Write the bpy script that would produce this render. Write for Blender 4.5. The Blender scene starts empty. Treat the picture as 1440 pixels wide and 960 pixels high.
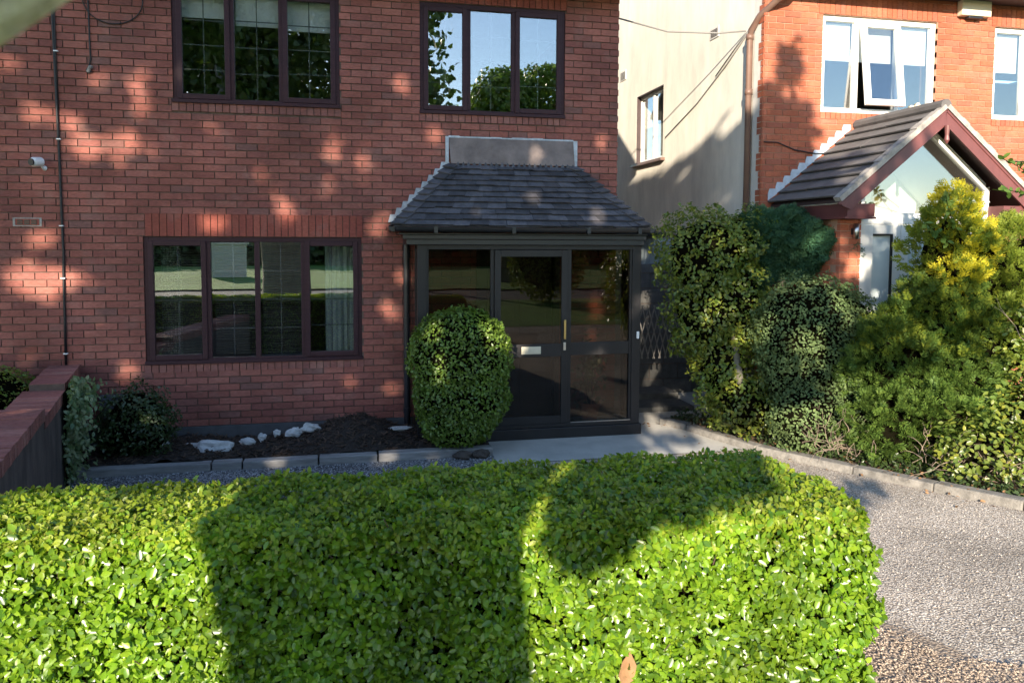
import bpy, bmesh, math, random
import numpy as np
from mathutils import Vector, Matrix
R = math.radians
rng = np.random.default_rng(7); random.seed(7)
sc = bpy.context.scene
COL = sc.collection

# ---------------------------------------------------------------- helpers
def tag(o, label=None, cat=None, group=None, kind=None):
    if label: o['label'] = label
    if cat: o['category'] = cat
    if group: o['group'] = group
    if kind: o['kind'] = kind
    return o

def empty(name, loc, label, cat, group=None):
    o = bpy.data.objects.new(name, None); COL.objects.link(o)
    o.location = loc; o.empty_display_size = .1
    return tag(o, label, cat, group)

def link(name, me, parent=None):
    o = bpy.data.objects.new(name, me); COL.objects.link(o)
    if parent:
        o.parent = parent
        w = Vector((0, 0, 0)); p = parent
        while p: w += p.location; p = p.parent
        o.location = -w          # meshes are written in world coordinates
    return o

class MB:
    def __init__(s): s.v = []; s.f = []; s.m = []
    def add(s, vs, fs, mi=0):
        n = len(s.v); s.v += [tuple(p) for p in vs]
        for f in fs: s.f.append(tuple(i + n for i in f)); s.m.append(mi)
        return s
    def box(s, x0, x1, y0, y1, z0, z1, mi=0):
        return s.add([(x0,y0,z0),(x1,y0,z0),(x1,y1,z0),(x0,y1,z0),(x0,y0,z1),(x1,y0,z1),(x1,y1,z1),(x0,y1,z1)],
                     [(0,3,2,1),(4,5,6,7),(0,1,5,4),(1,2,6,5),(2,3,7,6),(3,0,4,7)], mi)
    def obox(s, c, ax, ay, az, mi=0):
        c, ax, ay, az = map(Vector, (c, ax, ay, az)); vs = []
        for k in (-1, 1):
            for a, b in ((-1,-1),(1,-1),(1,1),(-1,1)): vs.append(c + ax*a + ay*b + az*k)
        return s.add(vs, [(0,3,2,1),(4,5,6,7),(0,1,5,4),(1,2,6,5),(2,3,7,6),(3,0,4,7)], mi)
    def prism(s, poly, d, mi=0):
        """poly: list of 3D points (planar), extruded by vector d"""
        n = len(poly); d = Vector(d); P = [Vector(p) for p in poly]
        vs = P + [p + d for p in P]
        fs = [tuple(range(n))[::-1], tuple(range(n, 2*n))] + [(i, (i+1) % n, n+(i+1) % n, n+i) for i in range(n)]
        return s.add(vs, fs, mi)
    def tube(s, pts, rad, seg=8, mi=0, cap=True, rough=0):
        P = [Vector(p) for p in pts]
        if not hasattr(rad, '__len__'): rad = [rad]*len(P)
        base = len(s.v); ref = Vector((0.31, 0.17, 1)).normalized()
        for i, p in enumerate(P):
            t = (P[min(i+1, len(P)-1)] - P[max(i-1, 0)]).normalized()
            a = t.cross(ref)
            if a.length < .05: a = t.cross(Vector((1, 0, 0)))
            a.normalize(); b = t.cross(a).normalized()
            for k in range(seg):
                th = 2*math.pi*k/seg; r = rad[i]*(1 + (random.uniform(-rough, rough) if rough else 0))
                s.v.append(tuple(p + a*math.cos(th)*r + b*math.sin(th)*r))
        for i in range(len(P)-1):
            for k in range(seg):
                k2 = (k+1) % seg
                s.f.append((base+i*seg+k, base+i*seg+k2, base+(i+1)*seg+k2, base+(i+1)*seg+k)); s.m.append(mi)
        if cap:
            s.f.append(tuple(base+k for k in range(seg))[::-1]); s.m.append(mi)
            s.f.append(tuple(base+(len(P)-1)*seg+k for k in range(seg))); s.m.append(mi)
        return s
    def lathe(s, c, prof, seg=20, mi=0):
        c = Vector(c); base = len(s.v)
        for r, z in prof:
            for k in range(seg):
                th = 2*math.pi*k/seg; s.v.append((c.x+r*math.cos(th), c.y+r*math.sin(th), c.z+z))
        for i in range(len(prof)-1):
            for k in range(seg):
                k2 = (k+1) % seg
                s.f.append((base+i*seg+k, base+i*seg+k2, base+(i+1)*seg+k2, base+(i+1)*seg+k)); s.m.append(mi)
        return s
    def build(s, name, mats, parent=None, smooth=False, bevel=0):
        me = bpy.data.meshes.new(name); me.from_pydata(s.v, [], s.f)
        if not isinstance(mats, (list, tuple)): mats = [mats]
        for m in mats: me.materials.append(m)
        if any(s.m): me.polygons.foreach_set('material_index', s.m)
        if smooth: me.polygons.foreach_set('use_smooth', [True]*len(me.polygons))
        bm = bmesh.new(); bm.from_mesh(me); bmesh.ops.recalc_face_normals(bm, faces=bm.faces); bm.to_mesh(me); bm.free(); me.update()
        o = link(name, me, parent)
        if bevel:
            b = o.modifiers.new('bevel', 'BEVEL'); b.width = bevel; b.segments = 2; b.limit_method = 'ANGLE'
        return o

# ---------------------------------------------------------------- materials
def newmat(name):
    m = bpy.data.materials.new(name); m.use_nodes = True
    nt = m.node_tree; nt.nodes.clear()
    return m, nt, nt.nodes, nt.links

def N(ns, t, **kw):
    n = ns.new(t)
    for k, v in kw.items(): setattr(n, k, v)
    return n

def pm(name, col, rough=.6, var=.25, scale=6, bump=.0, bscale=60, metal=0, spec=.5, col2=None, island=0, streak=None):
    """principled, base colour broken up by two noises (and per-piece jitter), noise bump"""
    m, nt, ns, L = newmat(name)
    out = N(ns, 'ShaderNodeOutputMaterial'); p = N(ns, 'ShaderNodeBsdfPrincipled'); L.new(p.outputs[0], out.inputs[0])
    p.inputs['Roughness'].default_value = rough; p.inputs['Metallic'].default_value = metal
    p.inputs['Specular IOR Level'].default_value = spec
    tc = N(ns, 'ShaderNodeTexCoord')
    mp = N(ns, 'ShaderNodeMapping'); L.new(tc.outputs['Object'], mp.inputs[0])
    if streak: mp.inputs['Scale'].default_value = streak
    n1 = N(ns, 'ShaderNodeTexNoise'); n1.inputs['Scale'].default_value = scale; n1.inputs['Detail'].default_value = 8; n1.inputs['Roughness'].default_value = .65
    L.new(mp.outputs[0], n1.inputs['Vector'])
    rp = N(ns, 'ShaderNodeValToRGB'); c = Vector(col[:3]); d = Vector(col2[:3]) if col2 else c*(1+var)
    rp.color_ramp.elements[0].position = .3; rp.color_ramp.elements[0].color = (*(c*(1-var)), 1)
    rp.color_ramp.elements[1].position = .7; rp.color_ramp.elements[1].color = (*d, 1)
    L.new(n1.outputs['Fac'], rp.inputs[0]); src = rp.outputs[0]
    if island:
        g = N(ns, 'ShaderNodeNewGeometry'); mr = N(ns, 'ShaderNodeMapRange')
        mr.inputs['To Min'].default_value = 1-island; mr.inputs['To Max'].default_value = 1+island
        L.new(g.outputs['Random Per Island'], mr.inputs[0])
        mx = N(ns, 'ShaderNodeVectorMath', operation='SCALE'); L.new(src, mx.inputs[0]); L.new(mr.outputs[0], mx.inputs['Scale']); src = mx.outputs[0]
    L.new(src, p.inputs['Base Color'])
    if bump:
        n2 = N(ns, 'ShaderNodeTexNoise'); n2.inputs['Scale'].default_value = bscale; n2.inputs['Detail'].default_value = 6
        L.new(mp.outputs[0], n2.inputs['Vector'])
        b = N(ns, 'ShaderNodeBump'); b.inputs['Strength'].default_value = 1; b.inputs['Distance'].default_value = bump
        L.new(n2.outputs['Fac'], b.inputs['Height']); L.new(b.outputs[0], p.inputs['Normal'])
    return m

def brick_mat(name, cols, rough=.85, grime=.35):
    m, nt, ns, L = newmat(name)
    out = N(ns, 'ShaderNodeOutputMaterial'); p = N(ns, 'ShaderNodeBsdfPrincipled'); L.new(p.outputs[0], out.inputs[0])
    p.inputs['Roughness'].default_value = rough; p.inputs['Specular IOR Level'].default_value = .25
    g = N(ns, 'ShaderNodeNewGeometry'); rp = N(ns, 'ShaderNodeValToRGB'); rp.color_ramp.interpolation = 'LINEAR'
    els = rp.color_ramp.elements
    while len(els) < len(cols): els.new(.5)
    for i, c in enumerate(cols):
        els[i].position = i/(len(cols)-1); els[i].color = (*c, 1)
    L.new(g.outputs['Random Per Island'], rp.inputs[0])
    tc = N(ns, 'ShaderNodeTexCoord')
    n1 = N(ns, 'ShaderNodeTexNoise'); n1.inputs['Scale'].default_value = 1.3; n1.inputs['Detail'].default_value = 5; L.new(tc.outputs['Object'], n1.inputs['Vector'])
    n2 = N(ns, 'ShaderNodeTexNoise'); n2.inputs['Scale'].default_value = 45; n2.inputs['Detail'].default_value = 7; n2.inputs['Roughness'].default_value = .7
    mp = N(ns, 'ShaderNodeMapping'); mp.inputs['Scale'].default_value = (.5, .5, 1.6); L.new(tc.outputs['Object'], mp.inputs[0]); L.new(mp.outputs[0], n2.inputs['Vector'])
    def rng_(src, a, b, lo=.3, hi=.7):
        r = N(ns, 'ShaderNodeMapRange'); r.inputs['From Min'].default_value = lo; r.inputs['From Max'].default_value = hi
        r.inputs['To Min'].default_value = a; r.inputs['To Max'].default_value = b; L.new(src, r.inputs[0]); return r.outputs[0]
    k1 = rng_(n1.outputs['Fac'], 1-grime, 1+grime*.6); k2 = rng_(n2.outputs['Fac'], .72, 1.25)
    mu = N(ns, 'ShaderNodeMath', operation='MULTIPLY'); L.new(k1, mu.inputs[0]); L.new(k2, mu.inputs[1])
    sv = N(ns, 'ShaderNodeVectorMath', operation='SCALE'); L.new(rp.outputs[0], sv.inputs[0]); L.new(mu.outputs[0], sv.inputs['Scale'])
    # pale efflorescence bloom on some of the surface
    n3 = N(ns, 'ShaderNodeTexNoise'); n3.inputs['Scale'].default_value = 5; n3.inputs['Detail'].default_value = 6; L.new(tc.outputs['Object'], n3.inputs['Vector'])
    bl = rng_(n3.outputs['Fac'], 0, .22, .56, .78)
    mx = N(ns, 'ShaderNodeMix', data_type='RGBA'); L.new(bl, mx.inputs['Factor']); L.new(sv.outputs[0], mx.inputs['A']); mx.inputs['B'].default_value = (.36, .27, .22, 1)
    L.new(mx.outputs['Result'], p.inputs['Base Color'])
    b = N(ns, 'ShaderNodeBump'); b.inputs['Distance'].default_value = .004; L.new(n2.outputs['Fac'], b.inputs['Height']); L.new(b.outputs[0], p.inputs['Normal'])
    return m

def leaf_mat(name, cols, rough=.4, trans=.3, spec=.5):
    m, nt, ns, L = newmat(name)
    out = N(ns, 'ShaderNodeOutputMaterial'); p = N(ns, 'ShaderNodeBsdfPrincipled')
    p.inputs['Roughness'].default_value = rough; p.inputs['Specular IOR Level'].default_value = spec
    g = N(ns, 'ShaderNodeNewGeometry'); rp = N(ns, 'ShaderNodeValToRGB'); els = rp.color_ramp.elements
    while len(els) < len(cols): els.new(.5)
    for i, c in enumerate(cols): els[i].position = i/(len(cols)-1); els[i].color = (*c, 1)
    L.new(g.outputs['Random Per Island'], rp.inputs[0])
    tc = N(ns, 'ShaderNodeTexCoord'); n1 = N(ns, 'ShaderNodeTexNoise'); n1.inputs['Scale'].default_value = 2.6; n1.inputs['Detail'].default_value = 4
    L.new(tc.outputs['Object'], n1.inputs['Vector'])
    r = N(ns, 'ShaderNodeMapRange'); r.inputs['From Min'].default_value = .3; r.inputs['From Max'].default_value = .7; r.inputs['To Min'].default_value = .72; r.inputs['To Max'].default_value = 1.3
    L.new(n1.outputs['Fac'], r.inputs[0])
    sv = N(ns, 'ShaderNodeVectorMath', operation='SCALE'); L.new(rp.outputs[0], sv.inputs[0]); L.new(r.outputs[0], sv.inputs['Scale'])
    L.new(sv.outputs[0], p.inputs['Base Color'])
    t = N(ns, 'ShaderNodeBsdfTranslucent')
    tv = N(ns, 'ShaderNodeVectorMath', operation='MULTIPLY'); L.new(sv.outputs[0], tv.inputs[0]); tv.inputs[1].default_value = (1.7, 1.8, .9); L.new(tv.outputs[0], t.inputs[0])
    mx = N(ns, 'ShaderNodeMixShader'); mx.inputs[0].default_value = trans; L.new(p.outputs[0], mx.inputs[1]); L.new(t.outputs[0], mx.inputs[2])
    L.new(mx.outputs[0], out.inputs[0])
    return m

def glass_mat(name, tint=(.85, .9, .88), k=.10, wav=.0006):
    m, nt, ns, L = newmat(name)
    out = N(ns, 'ShaderNodeOutputMaterial'); t = N(ns, 'ShaderNodeBsdfTransparent'); t.inputs[0].default_value = (*tint, 1)
    g = N(ns, 'ShaderNodeBsdfGlossy'); g.inputs['Roughness'].default_value = .0; g.inputs['Color'].default_value = (1, 1, 1, 1)
    ge = N(ns, 'ShaderNodeNewGeometry'); dt = N(ns, 'ShaderNodeVectorMath', operation='DOT_PRODUCT'); L.new(ge.outputs['Incoming'], dt.inputs[0]); L.new(ge.outputs['Normal'], dt.inputs[1])
    ab = N(ns, 'ShaderNodeMath', operation='ABSOLUTE'); L.new(dt.outputs['Value'], ab.inputs[0])
    om = N(ns, 'ShaderNodeMath', operation='SUBTRACT', use_clamp=True); om.inputs[0].default_value = 1; L.new(ab.outputs[0], om.inputs[1])
    pw = N(ns, 'ShaderNodeMath', operation='POWER'); L.new(om.outputs[0], pw.inputs[0]); pw.inputs[1].default_value = 5
    mu = N(ns, 'ShaderNodeMath', operation='MULTIPLY_ADD', use_clamp=True); L.new(pw.outputs[0], mu.inputs[0]); mu.inputs[1].default_value = 1-k; mu.inputs[2].default_value = k
    tc = N(ns, 'ShaderNodeTexCoord'); n = N(ns, 'ShaderNodeTexNoise'); n.inputs['Scale'].default_value = 1.6; n.inputs['Detail'].default_value = 1; L.new(tc.outputs['Object'], n.inputs['Vector'])
    b = N(ns, 'ShaderNodeBump'); b.inputs['Distance'].default_value = wav; L.new(n.outputs['Fac'], b.inputs['Height']); L.new(b.outputs[0], g.inputs['Normal'])
    mx = N(ns, 'ShaderNodeMixShader'); L.new(mu.outputs[0], mx.inputs[0]); L.new(t.outputs[0], mx.inputs[1]); L.new(g.outputs[0], mx.inputs[2]); L.new(mx.outputs[0], out.inputs[0])
    return m

def pebble_mat(name, cols, scale=55, gap=(.05, .045, .04), bump=.006, squash=1.0):
    m, nt, ns, L = newmat(name)
    out = N(ns, 'ShaderNodeOutputMaterial'); p = N(ns, 'ShaderNodeBsdfPrincipled'); L.new(p.outputs[0], out.inputs[0]); p.inputs['Roughness'].default_value = .8; p.inputs['Specular IOR Level'].default_value = .3
    tc = N(ns, 'ShaderNodeTexCoord'); nz = N(ns, 'ShaderNodeTexNoise'); nz.inputs['Scale'].default_value = 14; L.new(tc.outputs['Object'], nz.inputs['Vector'])
    ad = N(ns, 'ShaderNodeVectorMath', operation='MULTIPLY_ADD'); L.new(nz.outputs['Color'], ad.inputs[0]); ad.inputs[1].default_value = (.04,)*3; L.new(tc.outputs['Object'], ad.inputs[2])
    v = N(ns, 'ShaderNodeTexVoronoi'); v.inputs['Scale'].default_value = scale; L.new(ad.outputs[0], v.inputs['Vector'])
    rp = N(ns, 'ShaderNodeValToRGB'); els = rp.color_ramp.elements
    while len(els) < len(cols): els.new(.5)
    for i, c in enumerate(cols): els[i].position = i/(len(cols)-1); els[i].color = (*c, 1)
    sx = N(ns, 'ShaderNodeSeparateColor'); L.new(v.outputs['Color'], sx.inputs[0]); L.new(sx.outputs[0], rp.inputs[0])
    rd = N(ns, 'ShaderNodeMapRange'); rd.inputs['From Min'].default_value = .35; rd.inputs['From Max'].default_value = .62; L.new(v.outputs['Distance'], rd.inputs[0])
    mx = N(ns, 'ShaderNodeMix', data_type='RGBA'); L.new(rd.outputs[0], mx.inputs['Factor']); L.new(rp.outputs[0], mx.inputs['A']); mx.inputs['B'].default_value = (*gap, 1)
    n2 = N(ns, 'ShaderNodeTexNoise'); n2.inputs['Scale'].default_value = 1.1; n2.inputs['Detail'].default_value = 6; L.new(tc.outputs['Object'], n2.inputs['Vector'])
    r2 = N(ns, 'ShaderNodeMapRange'); r2.inputs['From Min'].default_value = .3; r2.inputs['From Max'].default_value = .7; r2.inputs['To Min'].default_value = .66; r2.inputs['To Max'].default_value = 1.2; L.new(n2.outputs['Fac'], r2.inputs[0])
    sv = N(ns, 'ShaderNodeVectorMath', operation='SCALE'); L.new(mx.outputs['Result'], sv.inputs[0]); L.new(r2.outputs[0], sv.inputs['Scale']); L.new(sv.outputs[0], p.inputs['Base Color'])
    b = N(ns, 'ShaderNodeBump'); b.invert = True; b.inputs['Distance'].default_value = bump; L.new(v.outputs['Distance'], b.inputs['Height']); L.new(b.outputs[0], p.inputs['Normal'])
    return m

M = {}
M['brick'] = brick_mat('red_brick', [(.262,.090,.070),(.325,.115,.089),(.36,.133,.102),(.295,.102,.079),(.24,.085,.071),(.34,.125,.098),(.205,.097,.083)])
M['mortar'] = pm('mortar', (.13,.092,.074), .95, .35, 9, .003, 120, spec=.1)
M['brick2'] = brick_mat('orange_brick', [(.37,.105,.056),(.43,.130,.070),(.40,.12,.064),(.46,.148,.085),(.34,.10,.060),(.42,.145,.09)], grime=.2)
M['mortar2'] = pm('pale_mortar', (.40,.24,.17), .95, .25, 9, .003, 120, spec=.1)
M['soldier'] = brick_mat('lintel_brick', [(.31,.085,.06),(.27,.07,.052),(.35,.10,.07),(.29,.08,.055)], grime=.2)
M['sillbrick'] = brick_mat('sill_brick', [(.30,.12,.095),(.25,.10,.085),(.34,.15,.12)], grime=.3)
M['plinth'] = pm('plinth_render', (.075,.075,.08), .9, .3, 5, .003, 80)
M['render'] = pm('cream_render', (.82,.765,.67), .95, .15, 2.6, .004, 140, spec=.15, streak=(1, 1, .35))
M['whiterender'] = pm('white_quoin_render', (.66,.63,.58), .9, .08, 6, .003, 90)
M['frame'] = pm('dark_rosewood_upvc', (.046,.019,.024), .5, .2, 9, .0006, 200, spec=.22, streak=(.4, 1, 6))
M['whitepvc'] = pm('white_upvc', (.78,.77,.74), .35, .05, 5)
M['bar'] = pm('lead_glazing_bar', (.10,.10,.11), .45, .1, 9)
M['alu'] = pm('bronze_aluminium', (.021,.019,.020), .42, .2, 4, spec=.35, streak=(1, 1, .3))
M['blackpvc'] = pm('black_pvc', (.018,.018,.022), .35, .15, 6)
M['slate'] = pm('grey_slate', (.060,.057,.066), .68, .4, 9, .004, 70, island=.42, col2=(.105,.098,.108))
M['lead'] = pm('lead_apron', (.185,.145,.135), .65, .4, 4, .004, 12, metal=0)
M['paleLead'] = pm('pale_lead_flashing', (.46,.49,.53), .6, .3, 16, .003, 60, island=.15)
M['tile2'] = pm('brown_grey_concrete_tile', (.125,.115,.112), .85, .25, 5, .003, 90, island=.12)
M['barge'] = pm('burgundy_upvc', (.145,.050,.048), .4, .12, 5, streak=(3, 1, 1))
M['verge'] = pm('verge_mortar', (.33,.30,.27), .95, .35, 12, .004, 60)
M['soffit'] = pm('dark_soffit', (.05,.03,.03), .6, .2, 3)
M['brownpipe'] = pm('brown_pvc_pipe', (.17,.10,.075), .45, .15, 5)
M['glass'] = glass_mat('window_glass', (.93, .95, .94), .20)
M['tintglass'] = glass_mat('bronze_tinted_glass', (.57, .53, .48), .036)
M['frosted'] = pm('frosted_glass_panel', (.62,.70,.71), .12, .05, 1.2)
M['room'] = pm('room_wall', (.16,.15,.14), .9, .1, 1.5)
M['floorwood'] = pm('room_floor', (.12,.07,.045), .5, .3, 3)
M['blind'] = pm('pale_roller_blind', (.68,.70,.68), .8, .05, 3)
M['slat'] = pm('venetian_slat', (.15,.135,.115), .45, .2, 3, island=.25)
M['curtain'] = pm('pale_curtain', (.40,.44,.42), .9, .12, 5)
M['door'] = pm('dark_inner_door', (.030,.020,.016), .4, .3, 5, streak=(6, 1, .6))
M['brass'] = pm('brass', (.62,.45,.18), .3, .15, 12, metal=.9)
M['chrome'] = pm('brushed_steel', (.62,.62,.62), .28, .1, 12, metal=1)
M['cream'] = pm('cream_plastic', (.66,.60,.46), .45, .06, 8)
M['white'] = pm('white_plastic', (.80,.80,.80), .35, .03, 8)
M['cable'] = pm('black_cable', (.012,.012,.014), .5, .1, 5)
M['greycable'] = pm('grey_cable', (.22,.21,.20), .6, .1, 5)
M['concrete'] = pm('path_concrete', (.47,.445,.40), .9, .16, 3.2, .004, 90)
M['kerb'] = pm('kerb_concrete', (.20,.185,.165), .95, .5, 9, .006, 60)
M['stonekerb'] = pm('weathered_sleeper', (.245,.235,.225), .9, .4, 6, .006, 40, streak=(.5, 3, 3))
M['rock'] = pm('white_rock', (.47,.465,.455), .9, .35, 14, .012, 18)
M['mulch'] = pm('bark_mulch', (.030,.021,.016), .95, .5, 22, .02, 40)
M['chip'] = pm('bark_chip', (.055,.034,.022), .9, .3, 18, island=.75)
M['soil'] = pm('brown_soil', (.075,.052,.036), .95, .4, 9, .015, 30)
M['deadleaf'] = pm('dry_leaf', (.24,.13,.06), .8, .3, 20, island=.5)
M['drive'] = pebble_mat('exposed_aggregate', [(.45,.375,.30),(.80,.71,.60),(.60,.52,.435),(.90,.83,.73),(.50,.42,.34),(.71,.62,.52)], 78, (.29,.24,.195), .0075)
M['gravelbase'] = pebble_mat('loose_gravel_bed', [(.42,.30,.21),(.58,.47,.36),(.46,.35,.26),(.62,.53,.43),(.38,.27,.19)], 74, (.28,.22,.17), .008)
M['greygravel'] = pebble_mat('grey_gravel', [(.20,.20,.21),(.38,.38,.39),(.28,.28,.29),(.46,.45,.44)], 58, (.05,.05,.05), .01)
M['pebble'] = pm('warm_pebble', (.44,.34,.255), .75, .2, 20, island=.45)
M['gpebble'] = pm('grey_pebble', (.30,.30,.31), .75, .2, 20, island=.5)
M['block'] = pm('grey_concrete_block', (.115,.112,.105), .95, .3, 8, .006, 60, island=.2)
M['wood'] = pm('weathered_lath', (.27,.25,.23), .85, .25, 12)
M['corr'] = pm('pale_blue_sheet', (.36,.43,.46), .5, .1, 6)
M['asphalt'] = pm('asphalt', (.052,.052,.054), .9, .2, 30, .004, 200)
M['paving'] = pm('pavement_concrete', (.34,.33,.31), .9, .15, 4, .003, 90)
M['lawn'] = pm('lawn_grass', (.10,.22,.018), .9, .35, 1.5, .03, 60)
M['earth'] = pm('ground_earth', (.10,.11,.05), .95, .3, 1, .02, 10)
M['bark'] = pm('tree_bark', (.17,.155,.115), .95, .4, 10, .02, 26, streak=(1, 1, .35))
M['limbbark'] = pm('smooth_limb_bark', (.62,.54,.42), .95, .5, 34, .006, 50)
M['twig'] = pm('twig_and_shade_core', (.006,.0055,.003), 1, .4, 14, spec=0)  # thin stems, and the near-black that paints shade inside shrubs and hedges
M['paletwig'] = pm('pale_dead_twig', (.25,.19,.145), .9, .3, 14, island=.35)
M['terracotta'] = pm('terracotta', (.36,.14,.075), .8, .2, 8)
M['hedge'] = leaf_mat('hedge_leaf', [(.070,.160,.012),(.135,.250,.015),(.185,.310,.017),(.095,.185,.015),(.25,.36,.026),(.038,.095,.012),(.16,.27,.017),(.21,.325,.022)], .30, .36, .6)
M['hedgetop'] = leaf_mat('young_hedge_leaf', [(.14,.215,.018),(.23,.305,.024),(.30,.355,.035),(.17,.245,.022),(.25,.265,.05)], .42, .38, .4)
M['box'] = leaf_mat('box_leaf', [(.075,.145,.020),(.125,.20,.028),(.16,.23,.034),(.095,.165,.024)], .34, .28)
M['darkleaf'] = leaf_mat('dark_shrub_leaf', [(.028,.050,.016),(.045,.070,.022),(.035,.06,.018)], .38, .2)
M['euon'] = leaf_mat('yellow_edged_leaf', [(.08,.135,.022),(.125,.175,.028),(.19,.22,.034),(.095,.15,.026),(.155,.19,.030),(.30,.30,.04)], .35, .3)
M['juniper'] = leaf_mat('blue_green_juniper', [(.030,.085,.048),(.048,.115,.062),(.038,.10,.052),(.06,.125,.06)], .6, .15, .2)
M['heath'] = leaf_mat('grey_green_heath', [(.080,.125,.045),(.11,.16,.058),(.14,.19,.070)], .6, .2, .25)
M['golden'] = leaf_mat('golden_conifer', [(.105,.15,.022),(.165,.21,.026),(.135,.18,.024),(.23,.26,.03)], .55, .25, .25)
M['gold2'] = leaf_mat('bright_yellow_conifer', [(.38,.34,.02),(.48,.42,.03),(.30,.29,.025)], .55, .3, .25)
M['conifer'] = leaf_mat('green_conifer', [(.055,.105,.020),(.08,.135,.026),(.11,.165,.028)], .55, .2, .25)
M['ivy'] = leaf_mat('ivy_leaf', [(.07,.13,.05),(.13,.19,.07),(.30,.34,.20),(.09,.15,.06)], .4, .25)
M['treeleaf'] = leaf_mat('tree_leaf', [(.045,.085,.016),(.065,.115,.020),(.055,.10,.018)], .42, .18)
M['farleaf'] = leaf_mat('distant_leaf', [(.035,.065,.018),(.055,.09,.02),(.045,.08,.02)], .5, .15)

# ---------------------------------------------------------------- leaves
OVAL = (np.array([(0,0,0),(-.27,.3,.07),(-.25,.68,.07),(0,1,-.03),(.25,.68,.07),(.27,.3,.07),(0,.34,0),(0,.68,0)], float),
        [(0,6,1),(6,7,2,1),(7,3,2),(0,5,6),(5,4,7,6),(4,3,7)])
BROAD = (np.array([(0,0,0),(-.34,.05,.03),(-.5,.38,.06),(-.28,.55,.02),(-.25,.8,.05),(0,1,-.04),(.25,.8,.05),(.28,.55,.02),(.5,.38,.06),(.34,.05,.03),(0,.5,0)], float),
         [(10,0,1),(10,1,2),(10,2,3),(10,3,4),(10,4,5),(10,5,6),(10,6,7),(10,7,8),(10,8,9),(10,9,0)])
def _spray(n=7, w=.34):
    v = [(-.012,0,0),(.012,0,0),(0,1,.05)]; f = [(0,1,2)]
    for i in range(n):
        y = .08+.8*i/n; l = w*(1-.75*i/n)
        for s in (-1, 1):
            b = len(v); zz = .05*math.sin(i*2.1+s)
            v += [(0,y,0),(0,y+.07,0),(s*l,y+l*.85,zz)]; f.append((b,b+1,b+2) if s < 0 else (b,b+2,b+1))
    return np.array(v, float), f
SPRAY = _spray()
def _spray2():
    v = []; f = []
    for i in range(6):
        y = .05+.14*i; l = .40*(1-.11*i)
        for s_ in (-1, 1):
            b = len(v); zz = .07*math.sin(i*2.3+s_*1.1)
            v += [(0,y,0),(s_*l*.55,y+l*.35,zz),(s_*l,y+l*.95,zz*1.6),(s_*l*.35,y+l*.75,zz*.5)]; f.append((b,b+1,b+2,b+3) if s_ > 0 else (b,b+3,b+2,b+1))
    return np.array(v, float), f
SPRAY2 = _spray2()
def _tuft(n=9):
    v = []; f = []
    for i in range(n):
        a = i*2.399; sx, sz = math.cos(a)*.42*(.4+.6*(i % 3)/2), math.sin(a)*.42*(.4+.6*((i+1) % 3)/2); b = len(v); l = .75+.25*((i*7) % 5)/4
        v += [(-.045*math.sin(a),0,.045*math.cos(a)),(.045*math.sin(a),0,-.045*math.cos(a)),(sx,l,sz)]; f.append((b,b+1,b+2))
    return np.array(v, float), f
TUFT = _tuft()

def unit(a): return a/np.maximum(np.linalg.norm(a, axis=1, keepdims=True), 1e-9)

def leaves(name, P, NRM, size, mat, parent=None, shape=OVAL, jit=.6, var=.35, droop=None, along=False):
    """one mesh of many leaves; NRM faces out (or is the growing direction when along=True)"""
    P = np.asarray(P, float); n = len(P); tv, tf = shape; k = len(tv)
    nn = unit(np.asarray(NRM, float) + rng.normal(0, jit, (n, 3)))
    r = rng.normal(0, 1, (n, 3))
    if droop is not None: r = r*.7 + np.array(droop)
    if along:
        y = nn; x = unit(np.cross(y, r)); z = np.cross(x, y)
    else:
        z = nn; x = unit(np.cross(r, z)); y = np.cross(z, x)
    s = size*(1 + rng.uniform(-var, var, n))[:, None, None]
    V = P[:, None, :] + s*(tv[None, :, 0:1]*x[:, None, :] + tv[None, :, 1:2]*y[:, None, :] + tv[None, :, 2:3]*z[:, None, :])
    V = V.reshape(-1, 3)
    loops = np.concatenate([np.array(f) for f in tf]); cnt = np.array([len(f) for f in tf])
    L = (loops[None, :] + (np.arange(n)*k)[:, None]).ravel(); C = np.tile(cnt, n); S = np.concatenate([[0], np.cumsum(C)[:-1]])
    me = bpy.data.meshes.new(name); me.vertices.add(len(V)); me.vertices.foreach_set('co', V.ravel().astype(np.float32))
    me.loops.add(len(L)); me.loops.foreach_set('vertex_index', L.astype(np.int32))
    me.polygons.add(len(C)); me.polygons.foreach_set('loop_start', S.astype(np.int32)); me.polygons.foreach_set('loop_total', C.astype(np.int32))
    me.materials.append(mat); me.update(calc_edges=True); me.validate()
    return link(name, me, parent)

def lump(P, f, seed=0):
    """cheap smooth noise -1..1"""
    a = np.sin(P @ np.array([1.7, 2.3, 1.1])*f + seed) + np.sin(P @ np.array([-2.1, 1.3, 1.9])*f*1.3 + 2*seed+1) + np.sin(P @ np.array([.9, -1.7, 2.7])*f*1.9 + 3*seed+2)
    return a/3

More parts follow.
